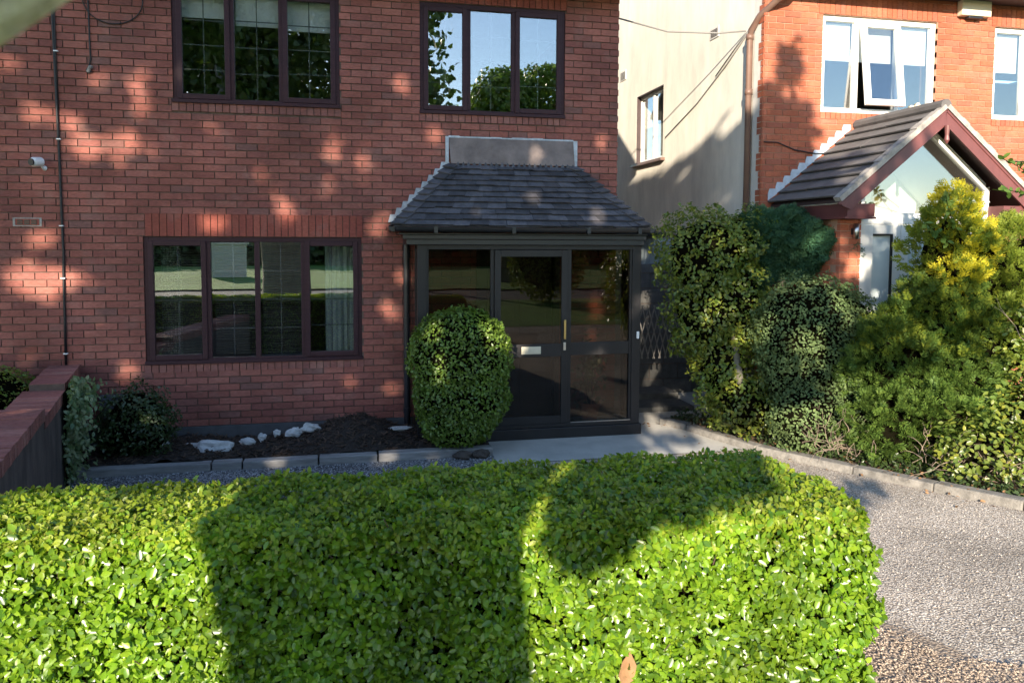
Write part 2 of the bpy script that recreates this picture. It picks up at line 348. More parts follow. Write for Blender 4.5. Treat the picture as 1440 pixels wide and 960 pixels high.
def blob(lobes, n, depth=.10, bumps=.06, bf=5, zmin=.02, seed=0, gaps=None):
    """points + outward normals spread through the outer shell of overlapping lobes"""
    A = np.array([(r[0]*r[1]+r[1]*r[2]+r[0]*r[2]) for c, r in lobes]); A = A/A.sum()
    PP = []; NN = []
    for (c, r), a in zip(lobes, A):
        m = int(n*a*1.5); d = unit(rng.normal(0, 1, (m, 3))); r = np.array(r); c = np.array(c)
        p = c + d*r; q = np.minimum(1, 1 - rng.exponential(depth, m))
        off = bumps*lump(p, bf, seed)
        p = c + d*r*q[:, None] + d*off[:, None]
        nr = unit(d/r)
        ok = p[:, 2] > zmin
        if gaps: ok &= (lump(p, gaps, seed+3)+.4*lump(p, gaps*2.3, seed+4) < .42) | (rng.uniform(0, 1, m) < .12)
        for c2, r2 in lobes:
            if np.allclose(c2, c): continue
            ok &= (((p-np.array(c2))/np.array(r2))**2).sum(1) > .55
        PP.append(p[ok]); NN.append(nr[ok])
    P = np.concatenate(PP); Q = np.concatenate(NN); i = rng.permutation(len(P))[:n]
    return P[i], Q[i]

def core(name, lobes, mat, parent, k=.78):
    """near-black solid inside a shrub, standing in for the shade between its leaves"""
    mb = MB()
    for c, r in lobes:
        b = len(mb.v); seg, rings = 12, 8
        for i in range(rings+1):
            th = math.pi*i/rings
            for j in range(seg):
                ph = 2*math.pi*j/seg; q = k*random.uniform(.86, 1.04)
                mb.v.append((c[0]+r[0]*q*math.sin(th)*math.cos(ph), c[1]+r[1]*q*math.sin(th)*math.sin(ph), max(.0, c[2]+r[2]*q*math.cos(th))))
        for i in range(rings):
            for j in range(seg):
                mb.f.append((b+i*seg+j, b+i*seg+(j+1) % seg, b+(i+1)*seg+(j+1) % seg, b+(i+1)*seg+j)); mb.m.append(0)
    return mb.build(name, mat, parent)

def twigs(mb, base, n, spread, length, r=.006, up=.6, bend=.25):
    base = np.array(base)
    for _ in range(n):
        d = np.array([random.uniform(-1, 1)*spread[0], random.uniform(-1, .3)*spread[1], random.uniform(up-.5, up+.5)]); d /= np.linalg.norm(d)
        p = base + np.array([random.uniform(-.5, .5)*spread[0], random.uniform(-.3, .3)*spread[1], random.uniform(-.1, .1)]); L_ = length*random.uniform(.5, 1.1)
        pts = [p]
        for i in range(5):
            d = d + np.random.default_rng(random.randrange(10**9)).normal(0, bend, 3); d /= np.linalg.norm(d); pts.append(pts[-1] + d*L_/5)
        mb.tube(pts, [r*(1-.15*i) for i in range(6)], 5)
        if random.random() < .7:
            q = pts[3]; d2 = d + np.array([random.uniform(-.8, .8), random.uniform(-.6, .2), random.uniform(-.3, .6)]); d2 /= np.linalg.norm(d2)
            mb.tube([q, q+d2*L_*.18, q+d2*L_*.34+np.array([0, 0, random.uniform(-.03, .03)])], [r*.55, r*.4, r*.25], 4)
    return mb

# ---------------------------------------------------------------- brickwork
BW, BH, J = .225, .0776, .0100
def bricks(mb, x0, x1, z0, z1, yf, holes, zphase=.205, xphase=.0, proud=.009, depth=.06, mi=0, jit=.0016):
    """running bond of separate bricks facing -Y, cut round rectangular holes (xa,xb,za,zb)"""
    k0 = math.floor((z0-zphase)/BH); k1 = math.ceil((z1-zphase)/BH)
    for k in range(k0, k1):
        za = zphase + k*BH + J/2; zb = za + BH - J
        if (za+zb)/2 < z0 or (za+zb)/2 > z1: continue
        za = max(za, z0); zb = min(zb, z1)
        cut = [(a, b) for a, b, c, d in holes if c - .012 < (za+zb)/2 < d + .012]
        i0 = math.floor((x0-xphase)/BW) - 1; i1 = math.ceil((x1-xphase)/BW) + 1
        for i in range(i0, i1):
            xa = xphase + (i + (.5 if k % 2 else 0))*BW + J/2; xb = xa + BW - J
            segs = [(max(xa, x0), min(xb, x1))]
            for a, b in cut:
                t = []
                for p, q in segs:
                    if b <= p or a >= q: t.append((p, q)); continue
                    if p < a: t.append((p, a))
                    if q > b: t.append((b, q))
                segs = t
            for p, q in segs:
                if q - p < .02: continue
                d = random.uniform(-jit, jit); e = lambda: random.uniform(-.0009, .0009)
                y = yf + d; zz0, zz1 = za+e(), zb+e()
                c = .0016
                vs = [(p,yf+depth,zz0),(q,yf+depth,zz0),(q,yf+depth,zz1),(p,yf+depth,zz1),(p+c,y,zz0+c),(q-c,y,zz0+c),(q-c,y,zz1-c),(p+c,y,zz1-c),
                      (p,y+c,zz0),(q,y+c,zz0),(q,y+c,zz1),(p,y+c,zz1)]
                mb.add(vs, [(4,5,6,7),(8,9,5,4),(9,10,6,5),(10,11,7,6),(11,8,4,7),(0,1,9,8),(1,2,10,9),(2,3,11,10),(3,0,8,11)], mi)

def walls_with_holes(mb, x0, x1, z0, z1, ya, yb, holes, mi=0):
    xs = sorted({x0, x1, *[h[0] for h in holes], *[h[1] for h in holes]}); zs = sorted({z0, z1, *[h[2] for h in holes], *[h[3] for h in holes]})
    xs = [x for x in xs if x0 <= x <= x1]; zs = [z for z in zs if z0 <= z <= z1]
    for i in range(len(xs)-1):
        run = None
        for k in range(len(zs)-1):
            cx, cz = (xs[i]+xs[i+1])/2, (zs[k]+zs[k+1])/2
            solid = not any(a < cx < b and c < cz < d for a, b, c, d in holes)
            if solid: run = (run[0], zs[k+1]) if run else (zs[k], zs[k+1])
            if run and (not solid or k == len(zs)-2):
                mb.box(xs[i], xs[i+1], ya, yb, run[0], run[1], mi); run = None

def soldiers(mb, x0, x1, z0, z1, yf, mi=0, w=.075):
    n = round((x1-x0)/w); w = (x1-x0)/n
    for i in range(n):
        d = random.uniform(-.0015, .0015)
        mb.box(x0+i*w+.004, x0+(i+1)*w-.004, yf+d, yf+.06, z0, z1, mi)

# ---------------------------------------------------------------- world, sun, camera
SUN_EL, SUN_AZ = 18.0, 21.0
w = bpy.data.worlds.new('World'); sc.world = w; w.use_nodes = True
nt = w.node_tree; bg = nt.nodes['Background']; sky = nt.nodes.new('ShaderNodeTexSky'); sky.sky_type = 'NISHITA'; sky.sun_disc = False
sky.sun_elevation = R(SUN_EL); sky.sun_rotation = R(180+SUN_AZ); sky.air_density = 1.0; sky.dust_density = .25; sky.ozone_density = 2.2
nt.links.new(sky.outputs[0], bg.inputs[0]); bg.inputs[1].default_value = .15
sun = bpy.data.lights.new('sun', 'SUN'); sun.energy = 5.0; sun.angle = R(.53); sun.color = (1, .875, .70)
so = bpy.data.objects.new('sun', sun); COL.objects.link(so)
ce = math.cos(R(SUN_EL)); D = Vector((math.sin(R(SUN_AZ))*ce, math.cos(R(SUN_AZ))*ce, -math.sin(R(SUN_EL))))
so.rotation_euler = D.to_track_quat('-Z', 'Y').to_euler(); so.location = (-6, -14, 12)

cam = bpy.data.cameras.new('camera'); co = bpy.data.objects.new('camera', cam); COL.objects.link(co); sc.camera = co
th, pi_, ro = .210182559, .063508572, .0044
f = Vector((math.sin(th)*math.cos(pi_), math.cos(th)*math.cos(pi_), -math.sin(pi_)))
r_ = Vector((math.cos(th), -math.sin(th), 0)); u_ = r_.cross(f)
r2 = r_*math.cos(ro)+u_*math.sin(ro); u2 = -r_*math.sin(ro)+u_*math.cos(ro)
co.matrix_world = Matrix(((r2.x, u2.x, -f.x, 0), (r2.y, u2.y, -f.y, 0), (r2.z, u2.z, -f.z, 2.27), (0, 0, 0, 1)))
cam.sensor_width = 36; cam.lens = 1070/1440*36; cam.shift_y = -(480-405.8)/1440
cam.clip_start = .05; cam.clip_end = 800
cam.dof.use_dof = True; cam.dof.focus_distance = 7.5; cam.dof.aperture_fstop = 6.5
sc.view_settings.view_transform = 'Standard'; sc.view_settings.look = 'None'; sc.view_settings.gamma = 1; sc.view_settings.exposure = 1.3
sc.cycles.use_denoising = True; sc.cycles.max_bounces = 8; sc.cycles.transparent_max_bounces = 16
sc.cycles.sample_clamp_indirect = 6

# ---------------------------------------------------------------- setting: the ground
def gz(y): return .36 if y < 0 else (.05*(7.2-y) if y < 7.2 else 0.)
def sheet(name, poly, dz, mat, kind='structure', split=(0, 7.2)):
    """flat-laid sheet following the gentle slope; poly is a list of (x,y)"""
    mb = MB()
    ys = sorted({*[p[1] for p in poly], *[s for s in split if min(p[1] for p in poly) < s < max(p[1] for p in poly)]})
    def xs(y):
        o = []
        for i in range(len(poly)):
            (xa, ya), (xb, yb) = poly[i], poly[(i+1) % len(poly)]
            if ya == yb:
                if abs(ya-y) < 1e-9: o += [xa, xb]
            elif min(ya, yb)-1e-9 <= y <= max(ya, yb)+1e-9: o.append(xa+(xb-xa)*(y-ya)/(yb-ya))
        return min(o), max(o)
    for a, b in zip(ys[:-1], ys[1:]):
        a2, b2 = a+1e-7, b-1e-7
        (p0, p1), (q0, q1) = xs(a2), xs(b2)
        mb.add([(p0,a,gz(a)+dz),(p1,a,gz(a)+dz),(q1,b,gz(b)+dz),(q0,b,gz(b)+dz)], [(0,1,2,3)])
    o = mb.build(name, mat); return tag(o, kind=kind)

sheet('ground', [(-120,-150),(120,-150),(120,90),(-120,90)], -.03, M['earth'])
KERB = [(5.9,3.6),(5.30,5.03),(5.0,5.66),(4.70,6.35),(4.25,7.36),(3.92,8.38),(3.72,8.72)]     # top front edge of the kerb
sheet('driveway', [(1.2,.2),(9,.2)] + [(x, y) for x, y in [(6.4,2.5)] + KERB[:5]] + [(4.2,7.45),(1.2,7.45)], .0, M['drive'])
sheet('path', [(1.46,7.45),(4.2,7.45),(3.9,8.4),(3.7,8.75),(5.2,8.9),(5.2,10.6),(3.15,10.6),(3.15,8.8),(1.46,8.8)], .006, M['concrete'])
sheet('gravel', [(-2.75,3.3),(1.46,3.3),(1.46,7.8),(-2.75,7.8)], .008, M['greygravel'])
sheet('gravel', [(1.3,1.0),(3.9,1.0),(3.5,2.6),(3.22,2.98),(3.03,3.08),(2.98,3.25),(2.93,3.42),(2.8,3.60),(1.9,3.75),(1.3,3.75)], .004, M['gravelbase'])
sheet('verge', [(-60,-7),(60,-7),(60,.2),(-60,.2)], .006, M['lawn'])
sheet('road', [(-100,-12),(100,-12),(100,-7.15),(-100,-7.15)], -.022, M['asphalt'])
mb = MB(); mb.box(-60,60,-7.15,-7.0,.2,.37); tag(mb.build('roadside_kerb', M['kerb']), kind='structure')
mb = MB(); nx, ny = 40, 14                                # the green across the road
for j in range(ny+1):
    for i in range(nx+1):
        x = -60+120*i/nx; y = -12-24*j/ny; mb.v.append((x, y, .40+.16*(j/ny) + .10*math.sin(x*.4+1)*math.sin(j*.5)))
for j in range(ny):
    for i in range(nx):
        a = j*(nx+1)+i; mb.f.append((a, a+nx+1, a+nx+2, a+1)); mb.m.append(0)
tag(mb.build('lawn', M['lawn'], smooth=True), kind='structure')

# concrete kerb along the right border of the drive
mb = MB()
for i in range(len(KERB)-1):
    a, b = Vector((*KERB[i], 0)), Vector((*KERB[i+1], 0)); n = max(1, round((b-a).length/.75)); 
    for k in range(n):
        p = a.lerp(b, k/n); q = a.lerp(b, (k+1)/n); t = (q-p).normalized(); nn = Vector((t.y, -t.x, 0)); p = p+t*.004; q = q-t*.004
        h = .075+random.uniform(-.008, .008); zp, zq = gz(p.y), gz(q.y); wd = .15
        o1 = nn*random.uniform(-.006, .006)
        P = [p+o1, q+o1, q+o1+nn*wd, p+o1+nn*wd]
        base = [(v.x, v.y, (zp if i_ in (0, 3) else zq)-.05) for i_, v in enumerate(P)]
        top = [(v.x+(nn.x*.02 if i_ < 2 else 0), v.y+(nn.y*.02 if i_ < 2 else 0), (zp if i_ in (0, 3) else zq)+h) for i_, v in enumerate(P)]
        mb.add(base+top, [(0,3,2,1),(4,5,6,7),(0,1,5,4),(1,2,6,5),(2,3,7,6),(3,0,4,7)])
tag(mb.build('kerb', M['kerb'], bevel=.012), kind='structure')
# soil of the border
sheet('border_soil', [(6.05,3.6),(12,3.6),(12,8.85),(3.9,8.85),(4.05,8.4),(4.4,7.4),(4.85,6.35),(5.15,5.7),(5.45,5.03)][::1], .03, M['soil'])

def pebbles(name, n, fx, mat, r0, r1, kind='stuff'):
    V = []; F = []
    ico = [(0,0,1),(.9,0,.2),(.28,.85,.2),(-.72,.53,.2),(-.72,-.53,.2),(.28,-.85,.2),(0,0,-.7)]
    ff = [(0,1,2),(0,2,3),(0,3,4),(0,4,5),(0,5,1),(6,2,1),(6,3,2),(6,4,3),(6,5,4),(6,1,5)]
    for _ in range(n):
        x, y, z = fx(); r = random.uniform(r0, r1); a = random.uniform(0, 6.28); s = random.uniform(.7, 1.2); q = random.uniform(.45, .8); b = len(V); tl = random.uniform(-.5, .5)
        for p in ico:
            px, py, pz = p[0]*r*s, p[1]*r/s, p[2]*r*q + p[0]*r*tl*.5
            V.append((x+px*math.cos(a)-py*math.sin(a), y+px*math.sin(a)+py*math.cos(a), z+pz+r*.25))
        F += [tuple(i+b for i in f_) for f_ in ff]
    mb = MB(); mb.v = V; mb.f = F; mb.m = [0]*len(F)
    return tag(mb.build(name, mat), kind=kind)
def g1():
    while True:
        x, y = random.uniform(1.5, 3.3), random.uniform(2.0, 3.62)
        if y < 3.62-.0*(x) and (x < 2.78+ (3.62-y)*.22 if y > 3.08 else x < 3.05+(3.08-y)*1.6): return x, y, gz(y)+.012
tag(pebbles('loose_pebbles', 12500, g1, M['pebble'], .0035, .0072), 'loose reddish pebbles beside the sunlit drive', 'gravel', kind='stuff')
def g2():
    x, y = random.uniform(-2.55, 1.46), random.uniform(6.3, 7.74); return x, y, gz(y)+.008
tag(pebbles('grey_pebbles', 7000, g2, M['gpebble'], .006, .012), 'loose grey pebbles in front of the flower bed edging', 'gravel', kind='stuff')
def g3():
    while True:
        x, y = random.uniform(1.9, 5.4), random.uniform(2.6, 6.9)
        if x < 4.2+ (6.9-y)*.5: return x, y, gz(y)
tag(pebbles('drive_chippings', 4000, g3, pm('pale_chipping', (.44,.39,.34), .8, .2, 20, island=.45), .004, .0085), 'fine pale chippings set in the drive surface', 'gravel', kind='stuff')

# ---------------------------------------------------------------- left house
YF = 8.834
house = empty('brick_house', (-1.9, 10, 0), 'shaded red brick house with dark brown window frames behind the slate-roofed porch', 'house')
HOLES = [(-1.835,-.093,3.73,4.975),(.800,2.515,3.715,4.967),(-2.172,.133,.905,2.292),(1.50,2.42,.15,2.14)]
HB = HOLES[:3] + [HOLES[3]]
mb = MB()
XL, XR = -9.5, 3.187
walls_with_holes(mb, XL, XR-.004, -.1, 5.35, YF+.012, YF+.30, HOLES, 1)
lint = [(-2.150,.148,2.294,2.541),(.795,2.53,4.969,5.20),(-1.84,-.09,4.977,5.2)]
sills = [(-2.19,.15,.81,.903),(.79,2.53,3.625,3.713),(-1.85,-.08,3.635,3.728)]
bricks(mb, XL, XR, .205, 5.2, YF, HB + lint + sills, zphase=.205, xphase=.033)
for a, b, c, d in lint: soldiers(mb, a, b, c+.004, d-.004, YF-.001, 2)
for a, b, c, d in sills: soldiers(mb, a, b, c+.004, d-.003, YF-.006, 3)
# return bricks up the right-hand corner
for k in range(64):
    z = .205+k*BH; y0 = YF+.003
    mb.box(XR-.03, XR+random.uniform(-.001,.002), YF+.062, YF+(.215 if k % 2 else .103), z+J/2, z+BH-J/2, 0)
mb.box(XR-.3, XR-.006, YF+.30, 17, -.1, 5.35, 1)
mb.box(XL, XL+.3, YF+.30, 17, -.1, 5.35, 1); mb.box(XL, XR-.006, 17, 17.3, -.1, 5.35, 1)
mb.build('wall', [M['brick'], M['mortar'], M['soldier'], M['sillbrick']], house)
MB().box(XL, .70, YF-.022, YF+.012, -.05, .203).build('plinth', M['plinth'], house, bevel=.004)
# rooms
mb = MB(); mb.box(XL+.3, XR-.3, YF+.30, 13.2, 2.62, 2.86).box(XL+.3, XR-.3, YF+.30, 13.2, 5.1, 5.16).box(XL+.3, XR-.3, 13.2, 13.3, 0, 5.1)
mb.box(.42, .52, YF+.30, 13.2, 0, 2.62).box(.22, .32, YF+.30, 13.2, 2.86, 5.1).box(-3.6, -3.5, YF+.30, 13.2, 0, 2.62)
mb.build('room_wall', M['room'], house)
MB().box(XL+.3, XR-.3, YF+.30, 13.2, .08, .13).build('room_floor', M['floorwood'], house)
# roof, eaves
mb = MB(); mb.prism([(XL-.2,YF-.32,5.22),(XL-.2,YF-.32,5.32),(XL-.2,13,8.4),(XL-.2,17.6,5.3),(XL-.2,17.6,5.2),(XL-.2,13,8.25)], (XR-XL+.35, 0, 0)); mb.build('roof', M['tile2'], house)
MB().box(XL-.2, XR+.12, YF-.30, YF+.002, 5.17, 5.205).build('soffit', M['soffit'], house)
MB().box(XL-.2, XR+.14, YF-.325, YF-.302, 5.13, 5.30).build('fascia', M['soffit'], house)

def bars(mb, x0, x1, z0, z1, y, nx, nz, t=.0055):
    for i in range(1, nx): x = x0+(x1-x0)*i/nx; mb.box(x-t, x+t, y-.004, y+.004, z0, z1)
    for k in range(1, nz):
        z = z0+(z1-z0)*k/nz
        for i in range(nx): mb.box(x0+(x1-x0)*i/nx+(t if i else 0), x0+(x1-x0)*(i+1)/nx-(t if i < nx-1 else 0), y-.004, y+.004, z-t, z+t)

def window(parent, x0, x1, z0, z1, mull, sashes, fm, gm, yo=.02, fw=.055, sw=.055, nx=2, nz=4, label=None, bar=True, sillnose=.05, skip=()):
    """frame with mullions; sash = projecting opening light"""
    yf = YWALL + yo
    fr = MB(); fr.box(x0, x0+fw, yf, yf+.07, z0, z1).box(x1-fw, x1, yf, yf+.07, z0, z1).box(x0+fw, x1-fw, yf, yf+.07, z1-fw, z1).box(x0+fw, x1-fw, yf, yf+.07, z0, z0+fw)
    for m_ in mull: fr.box(m_-fw*.5, m_+fw*.5, yf+.002, yf+.07, z0+fw, z1-fw)
    if sillnose: fr.box(x0-.004, x1+.004, yf-.045, yf-.001, z0-.004, z0+.035)
    wo = fr.build('window', fm, parent, bevel=.004)
    edges = [x0+fw*.5] + list(mull) + [x1-fw*.5]
    for i in range(len(edges)-1):
        if i in skip: continue
        a, b = edges[i]+fw*.5, edges[i+1]-fw*.5; c, d = z0+fw, z1-fw
        if i in sashes:
            a -= .012; b += .012; c -= .012; d += .012
            s = MB(); y = yf-.018
            s.box(a, a+sw, y, y+.05, c, d).box(b-sw, b, y, y+.05, c, d).box(a+sw, b-sw, y, y+.05, d-sw, d).box(a+sw, b-sw, y, y+.05, c, c+sw)
            s.build('sash', fm, wo, bevel=.005); a += sw; b -= sw; c += sw; d -= sw; yg = y+.024
        else: yg = yf+.03
        MB().box(a, b, yg, yg+.006, c, d).build('pane', gm, wo)
        if bar:
            g = MB(); bars(g, a, b, c, d, yg+.014, nx, nz); g.build('glazing_bar', M['bar'], wo)
    return wo

YWALL = YF
def label(o, t): o['label'] = t; return o
wl = label(window(house, -2.172, .133, .905, 2.292, (-1.521,-1.007,-.511), (0, 3), M['frame'], M['glass']), 'wide dark brown four-light ground floor window with blinds')
wu1 = label(window(house, -1.835, -.093, 3.73, 4.975, (-1.234,-.717), (0, 2), M['frame'], M['glass']), 'dark brown upper window reflecting a tree')
wu2 = label(window(house, .800, 2.515, 3.715, 4.967, (1.361,1.898), (0, 2), M['frame'], M['glass']), 'dark brown upper window reflecting blue sky')
# blinds and curtains
mb = MB()
for i in range(46):
    z = .99+i*.0268
    for a, b in ((-2.09,-1.56),(-1.475,-1.04),(-.965,-.54)):
        mb.obox(((a+b)/2, YF+.165, z), ((b-a)/2, 0, 0), (0, .011, .0055), (0, -.0004, .0008))
mb.box(-2.09,-.54,YF+.15,YF+.18,2.21,2.25)
mb.build('venetian_blind', M['slat'], wl)
def curtain(x0, x1, z0, z1, y, par, name='curtain'):
    mb = MB(); n = 28; pts = []
    for i in range(n+1): pts.append((x0+(x1-x0)*i/n, y+.018*math.sin(i*1.2)+.006*math.sin(i*3.1)))
    for (a, b), (c, d) in zip(pts[:-1], pts[1:]): mb.add([(a,b,z0),(c,d,z0),(c,d,z1),(a,b,z1),(a,b+.003,z0),(c,d+.003,z0),(c,d+.003,z1),(a,b+.003,z1)], [(0,1,2,3),(7,6,5,4)])
    return mb.build(name, M['curtain'], par, smooth=True)
curtain(-2.05,-1.84,.9,2.25,YF+.23,wl); curtain(-.28,.06,.9,2.25,YF+.23,wl)
for a, b, zb in ((-1.77,-1.27,4.66),(-1.2,-.75,4.60),(-.68,-.15,4.575)):
    MB().box(a, b, YF+.12, YF+.124, zb, 4.95).build('roller_blind', M['blind'], wu1)
# downpipe at the porch
mb = MB(); mb.tube([(.635,YF-.05,.02),(.635,YF-.05,2.27)], .036, 14)
for z in (.3, 1.35, 2.1): mb.tube([(.635,YF-.05,z-.03),(.635,YF-.05,z+.03)], .043, 14)
mb.box(.60,.67,YF-.04,YF,1.345,1.36)
mb.build('downpipe', M['blackpvc'], house, smooth=False)
# vent brick
v = MB(); v.box(-3.394,-3.170,YF-.004,YF+.02,2.405,2.468)
for i in range(3):
    for k in range(2): v.box(-3.375+i*.066,-3.325+i*.066,YF-.009,YF-.003,2.412+k*.026,2.432+k*.026,1)
vo = v.build('air_vent', [M['soldier'], M['door']], house)
mb = MB(); mb.box(-3.418,-3.396,YF-.003,YF+.02,2.392,2.482).box(-3.168,-3.146,YF-.003,YF+.02,2.392,2.482).box(-3.396,-3.168,YF-.003,YF+.02,2.470,2.482).box(-3.396,-3.168,YF-.003,YF+.02,2.392,2.403)
mb.build('vent_mortar', M['verge'], vo)

# cables on the wall
mb = MB(); pts = [(-2.985,4.95),(-2.978,4.577),(-2.972,4.217),(-2.962,3.6),(-2.955,3.123),(-2.951,2.5),(-2.944,2.083),(-2.952,1.9),(-2.953,1.4),(-2.957,.93)]
mb.tube([(x, YF-.014, z) for x, z in pts], .0125, 8); mb.tube([(x+.022-.004*i, YF-.012, z) for i, (x, z) in enumerate(pts[:4])], .008, 6)
wc = mb.build('cable', M['cable'], smooth=True); tag(wc, 'thick black cable running straight down the brick wall left of the windows', 'cable')
for z in (4.2, 3.3, 2.4, 1.85, 1.05): MB().box(-2.975,-2.935,YF-.03,YF,z-.006,z+.006).build('cable_clip', M['white'], wc)
mb = MB(); mb.tube([(-2.64,YF-.01,4.98),(-2.637,YF-.01,4.74),(-2.633,YF-.01,4.3),(-2.628,YF-.01,4.13),(-2.645,YF-.012,4.06),(-2.672,YF-.015,4.02),(-2.655,YF-.02,3.99),(-2.62,YF-.02,4.01)], .008, 6)
c2 = mb.build('cable', M['cable'], smooth=True); tag(c2, 'thin black cable ending in a hooked loose end above the white camera', 'cable')
MB().tube([(-2.655,YF-.02,4.00),(-2.63,YF-.03,4.055),(-2.61,YF-.035,4.05)], .018, 8).build('cable_end', M['greycable'], c2)
mb = MB(); mb.tube([(-2.40+.29*math.cos(R(a)), YF-.01, 4.76-.25*math.sin(R(a))) for a in range(-8, 190, 9)], .006, 6)
tag(mb.build('cable', M['cable'], smooth=True), 'thin black cable hanging in a U-shaped loop left of the upper window', 'cable')
# security camera
cc = empty('security_camera', (-3.1, YF, 3.05), 'small white security camera with a black face on the brick wall', 'camera')
MB().tube([(-3.165,YF-.155,3.045),(-3.158,YF-.135,3.047),(-3.115,YF-.055,3.056),(-3.11,YF-.045,3.057)], [.038,.048,.048,.036], 18).build('body', M['white'], cc, bevel=.004)
MB().tube([(-3.172,YF-.167,3.0435),(-3.1655,YF-.156,3.0449)], .036, 18).build('lens', M['blackpvc'], cc)
MB().tube([(-3.118,YF-.06,3.03),(-3.105,YF-.03,2.995),(-3.10,YF-.002,2.995)], [.012,.012,.026], 12).build('bracket', M['white'], cc)

# ---------------------------------------------------------------- the porch
YP = 8.33
porch = empty('porch', (2, 8.5, 0), 'glazed front porch with bronze sliding door under a hipped slate roof', 'porch')
mb = MB(); mb.box(.72,.824,YP,YP+.08,.13,2.215).box(3.205,3.312,YP,YP+.08,.13,2.215)
mb.box(.824,3.205,YP,YP+.08,2.165,2.215).box(.824,3.205,YP,YP+.08,.13,.175)
mb.box(1.535,1.575,YP+.012,YP+.075,.175,2.165).box(2.425,2.472,YP+.012,YP+.075,.175,2.165)
mb.box(2.472,3.205,YP+.02,YP+.06,.955,1.10).box(.824,1.535,YP+.02,YP+.06,.955,1.10)
mb.box(3.178,3.205,YP+.012,YP+.06,.175,2.165).box(.824,.845,YP+.012,YP+.06,.175,2.165)
# the glazed sides back to the wall
for x in (.735, 3.255): mb.box(x, x+.04, YP+.08, YF-.002, 2.165, 2.215).box(x, x+.04, YP+.08, YF-.002, .13, .175).box(x, x+.04, YP+.08, YF-.002, .98, 1.08).box(x-.002, x+.042, YF-.05, YF-.003, .175, 2.165)
mb.build('frame', M['alu'], porch, bevel=.004)
MB().box(.705,3.335,YP-.018,YP+.10,-.04,.128).box(.705,.80,YP+.10,YF-.025,-.04,.128).box(3.24,3.335,YP+.10,YF-.002,-.04,.128).build('base', M['alu'], porch, bevel=.006)
MB().box(2.475,3.20,YP-.004,YP+.02,.176,.183).build('sill_strip', M['chrome'], porch)
MB().box(.85,3.2,YP+.10,YF-.003,.0,.125).build('floor', M['soil'], porch)
MB().box(1.50,2.45,YP+.085,YP+.40,.126,.15).build('doormat', M['floorwood'], porch)
for a, b, c, d in ((.845,1.535,1.10,2.165),(.845,1.535,.175,.955),(2.472,3.178,1.10,2.165),(2.472,3.178,.175,.955)):
    MB().box(a, b, YP+.038, YP+.044, c, d).build('pane', M['tintglass'], porch)
for x in (.753, 3.272):
    for c, d in ((.175,.98),(1.08,2.165)): MB().box(x, x+.006, YP+.08, YF-.05, c, d).build('side_pane', M['tintglass'], porch)
dm = MB(); yd = YP-.012
dm.box(1.578,1.648,yd,yd+.03,.18,2.16).box(2.352,2.422,yd,yd+.03,.18,2.16).box(1.648,2.352,yd,yd+.03,2.085,2.16).box(1.648,2.352,yd,yd+.03,.18,.265).box(1.648,2.352,yd,yd+.03,.95,1.095)
door = dm.build('door', M['alu'], porch, bevel=.004)
MB().box(1.648,2.352,yd+.012,yd+.018,1.095,2.085).build('pane', M['tintglass'], door)
MB().box(1.648,2.352,yd+.012,yd+.018,.265,.95).build('pane', M['tintglass'], door)
MB().box(1.885,2.110,yd-.012,yd-.001,.985,1.070).box(1.895,2.100,yd-.016,yd-.012,.998,1.058).build('letterbox', M['cream'], door, bevel=.004)
MB().box(2.375,2.400,yd-.035,yd-.018,1.15,1.37).box(2.378,2.397,yd-.02,yd-.0005,1.16,1.18).box(2.378,2.397,yd-.02,yd-.0005,1.34,1.36).build('handle', M['brass'], door, bevel=.004)
MB().box(2.374,2.404,yd-.012,yd-.0005,1.02,1.11).tube([(2.389,yd-.02,1.075),(2.389,yd-.011,1.075)], .009, 10).build('lock', M['chrome'], door, bevel=.003)
MB().box(3.262,3.292,YP-.02,YP-.0005,1.135,1.215).tube([(3.277,YP-.024,1.185),(3.277,YP-.019,1.185)], .009, 10).build('doorbell', M['white'], porch, bevel=.006)
# fascia and gutter
mb = MB(); mb.box(.60,3.325,YP-.05,YP+.10,2.217,2.275).box(.56,3.34,YP-.075,YP+.10,2.277,2.325)
mb.box(.60,.70,YP+.10,YF-.003,2.217,2.325).box(3.28,3.34,YP+.10,YF-.003,2.217,2.325)
mb.box(.52,3.36,YP-.06,YF-.003,2.326,2.345); mb.build('fascia', M['blackpvc'], porch, bevel=.004)
def gutter(mb, a, b, r=.052):
    a, b = Vector(a), Vector(b); t = (b-a).normalized(); s = t.cross(Vector((0, 0, 1))).normalized(); up = Vector((0, 0, 1)); n = 9; vs = []
    for p in (a, b):
        for k in range(n):
            an = math.pi*k/(n-1); vs.append(p + s*math.cos(an)*r - up*math.sin(an)*r)
        for k in range(n):
            an = math.pi*(n-1-k)/(n-1); vs.append(p + s*math.cos(an)*(r-.006) - up*math.sin(an)*(r-.006))
    m_ = 2*n; mb.add(vs, [(i, (i+1) % m_, m_+(i+1) % m_, m_+i) for i in range(m_)] + [tuple(range(m_))[::-1], tuple(range(m_, 2*m_))])
    for p in (a, b): mb.prism([p+s*math.cos(math.pi*k/8)*r-up*math.sin(math.pi*k/8)*r for k in range(9)], t*.004)
mb = MB(); YE = 8.185
gutter(mb, (.47,YE-.03,2.405), (3.325,YE-.03,2.405)); gutter(mb, (.455,YF-.01,2.412), (.455,YE-.03,2.408)); gutter(mb, (3.36,YE-.03,2.405), (3.36,YF+.05,2.41))
for x in (.9, 1.75, 2.6, 3.2): mb.box(x-.02, x+.02, YE-.086, YE-.02, 2.345, 2.412)
mb.build('gutter', M['blackpvc'], porch)
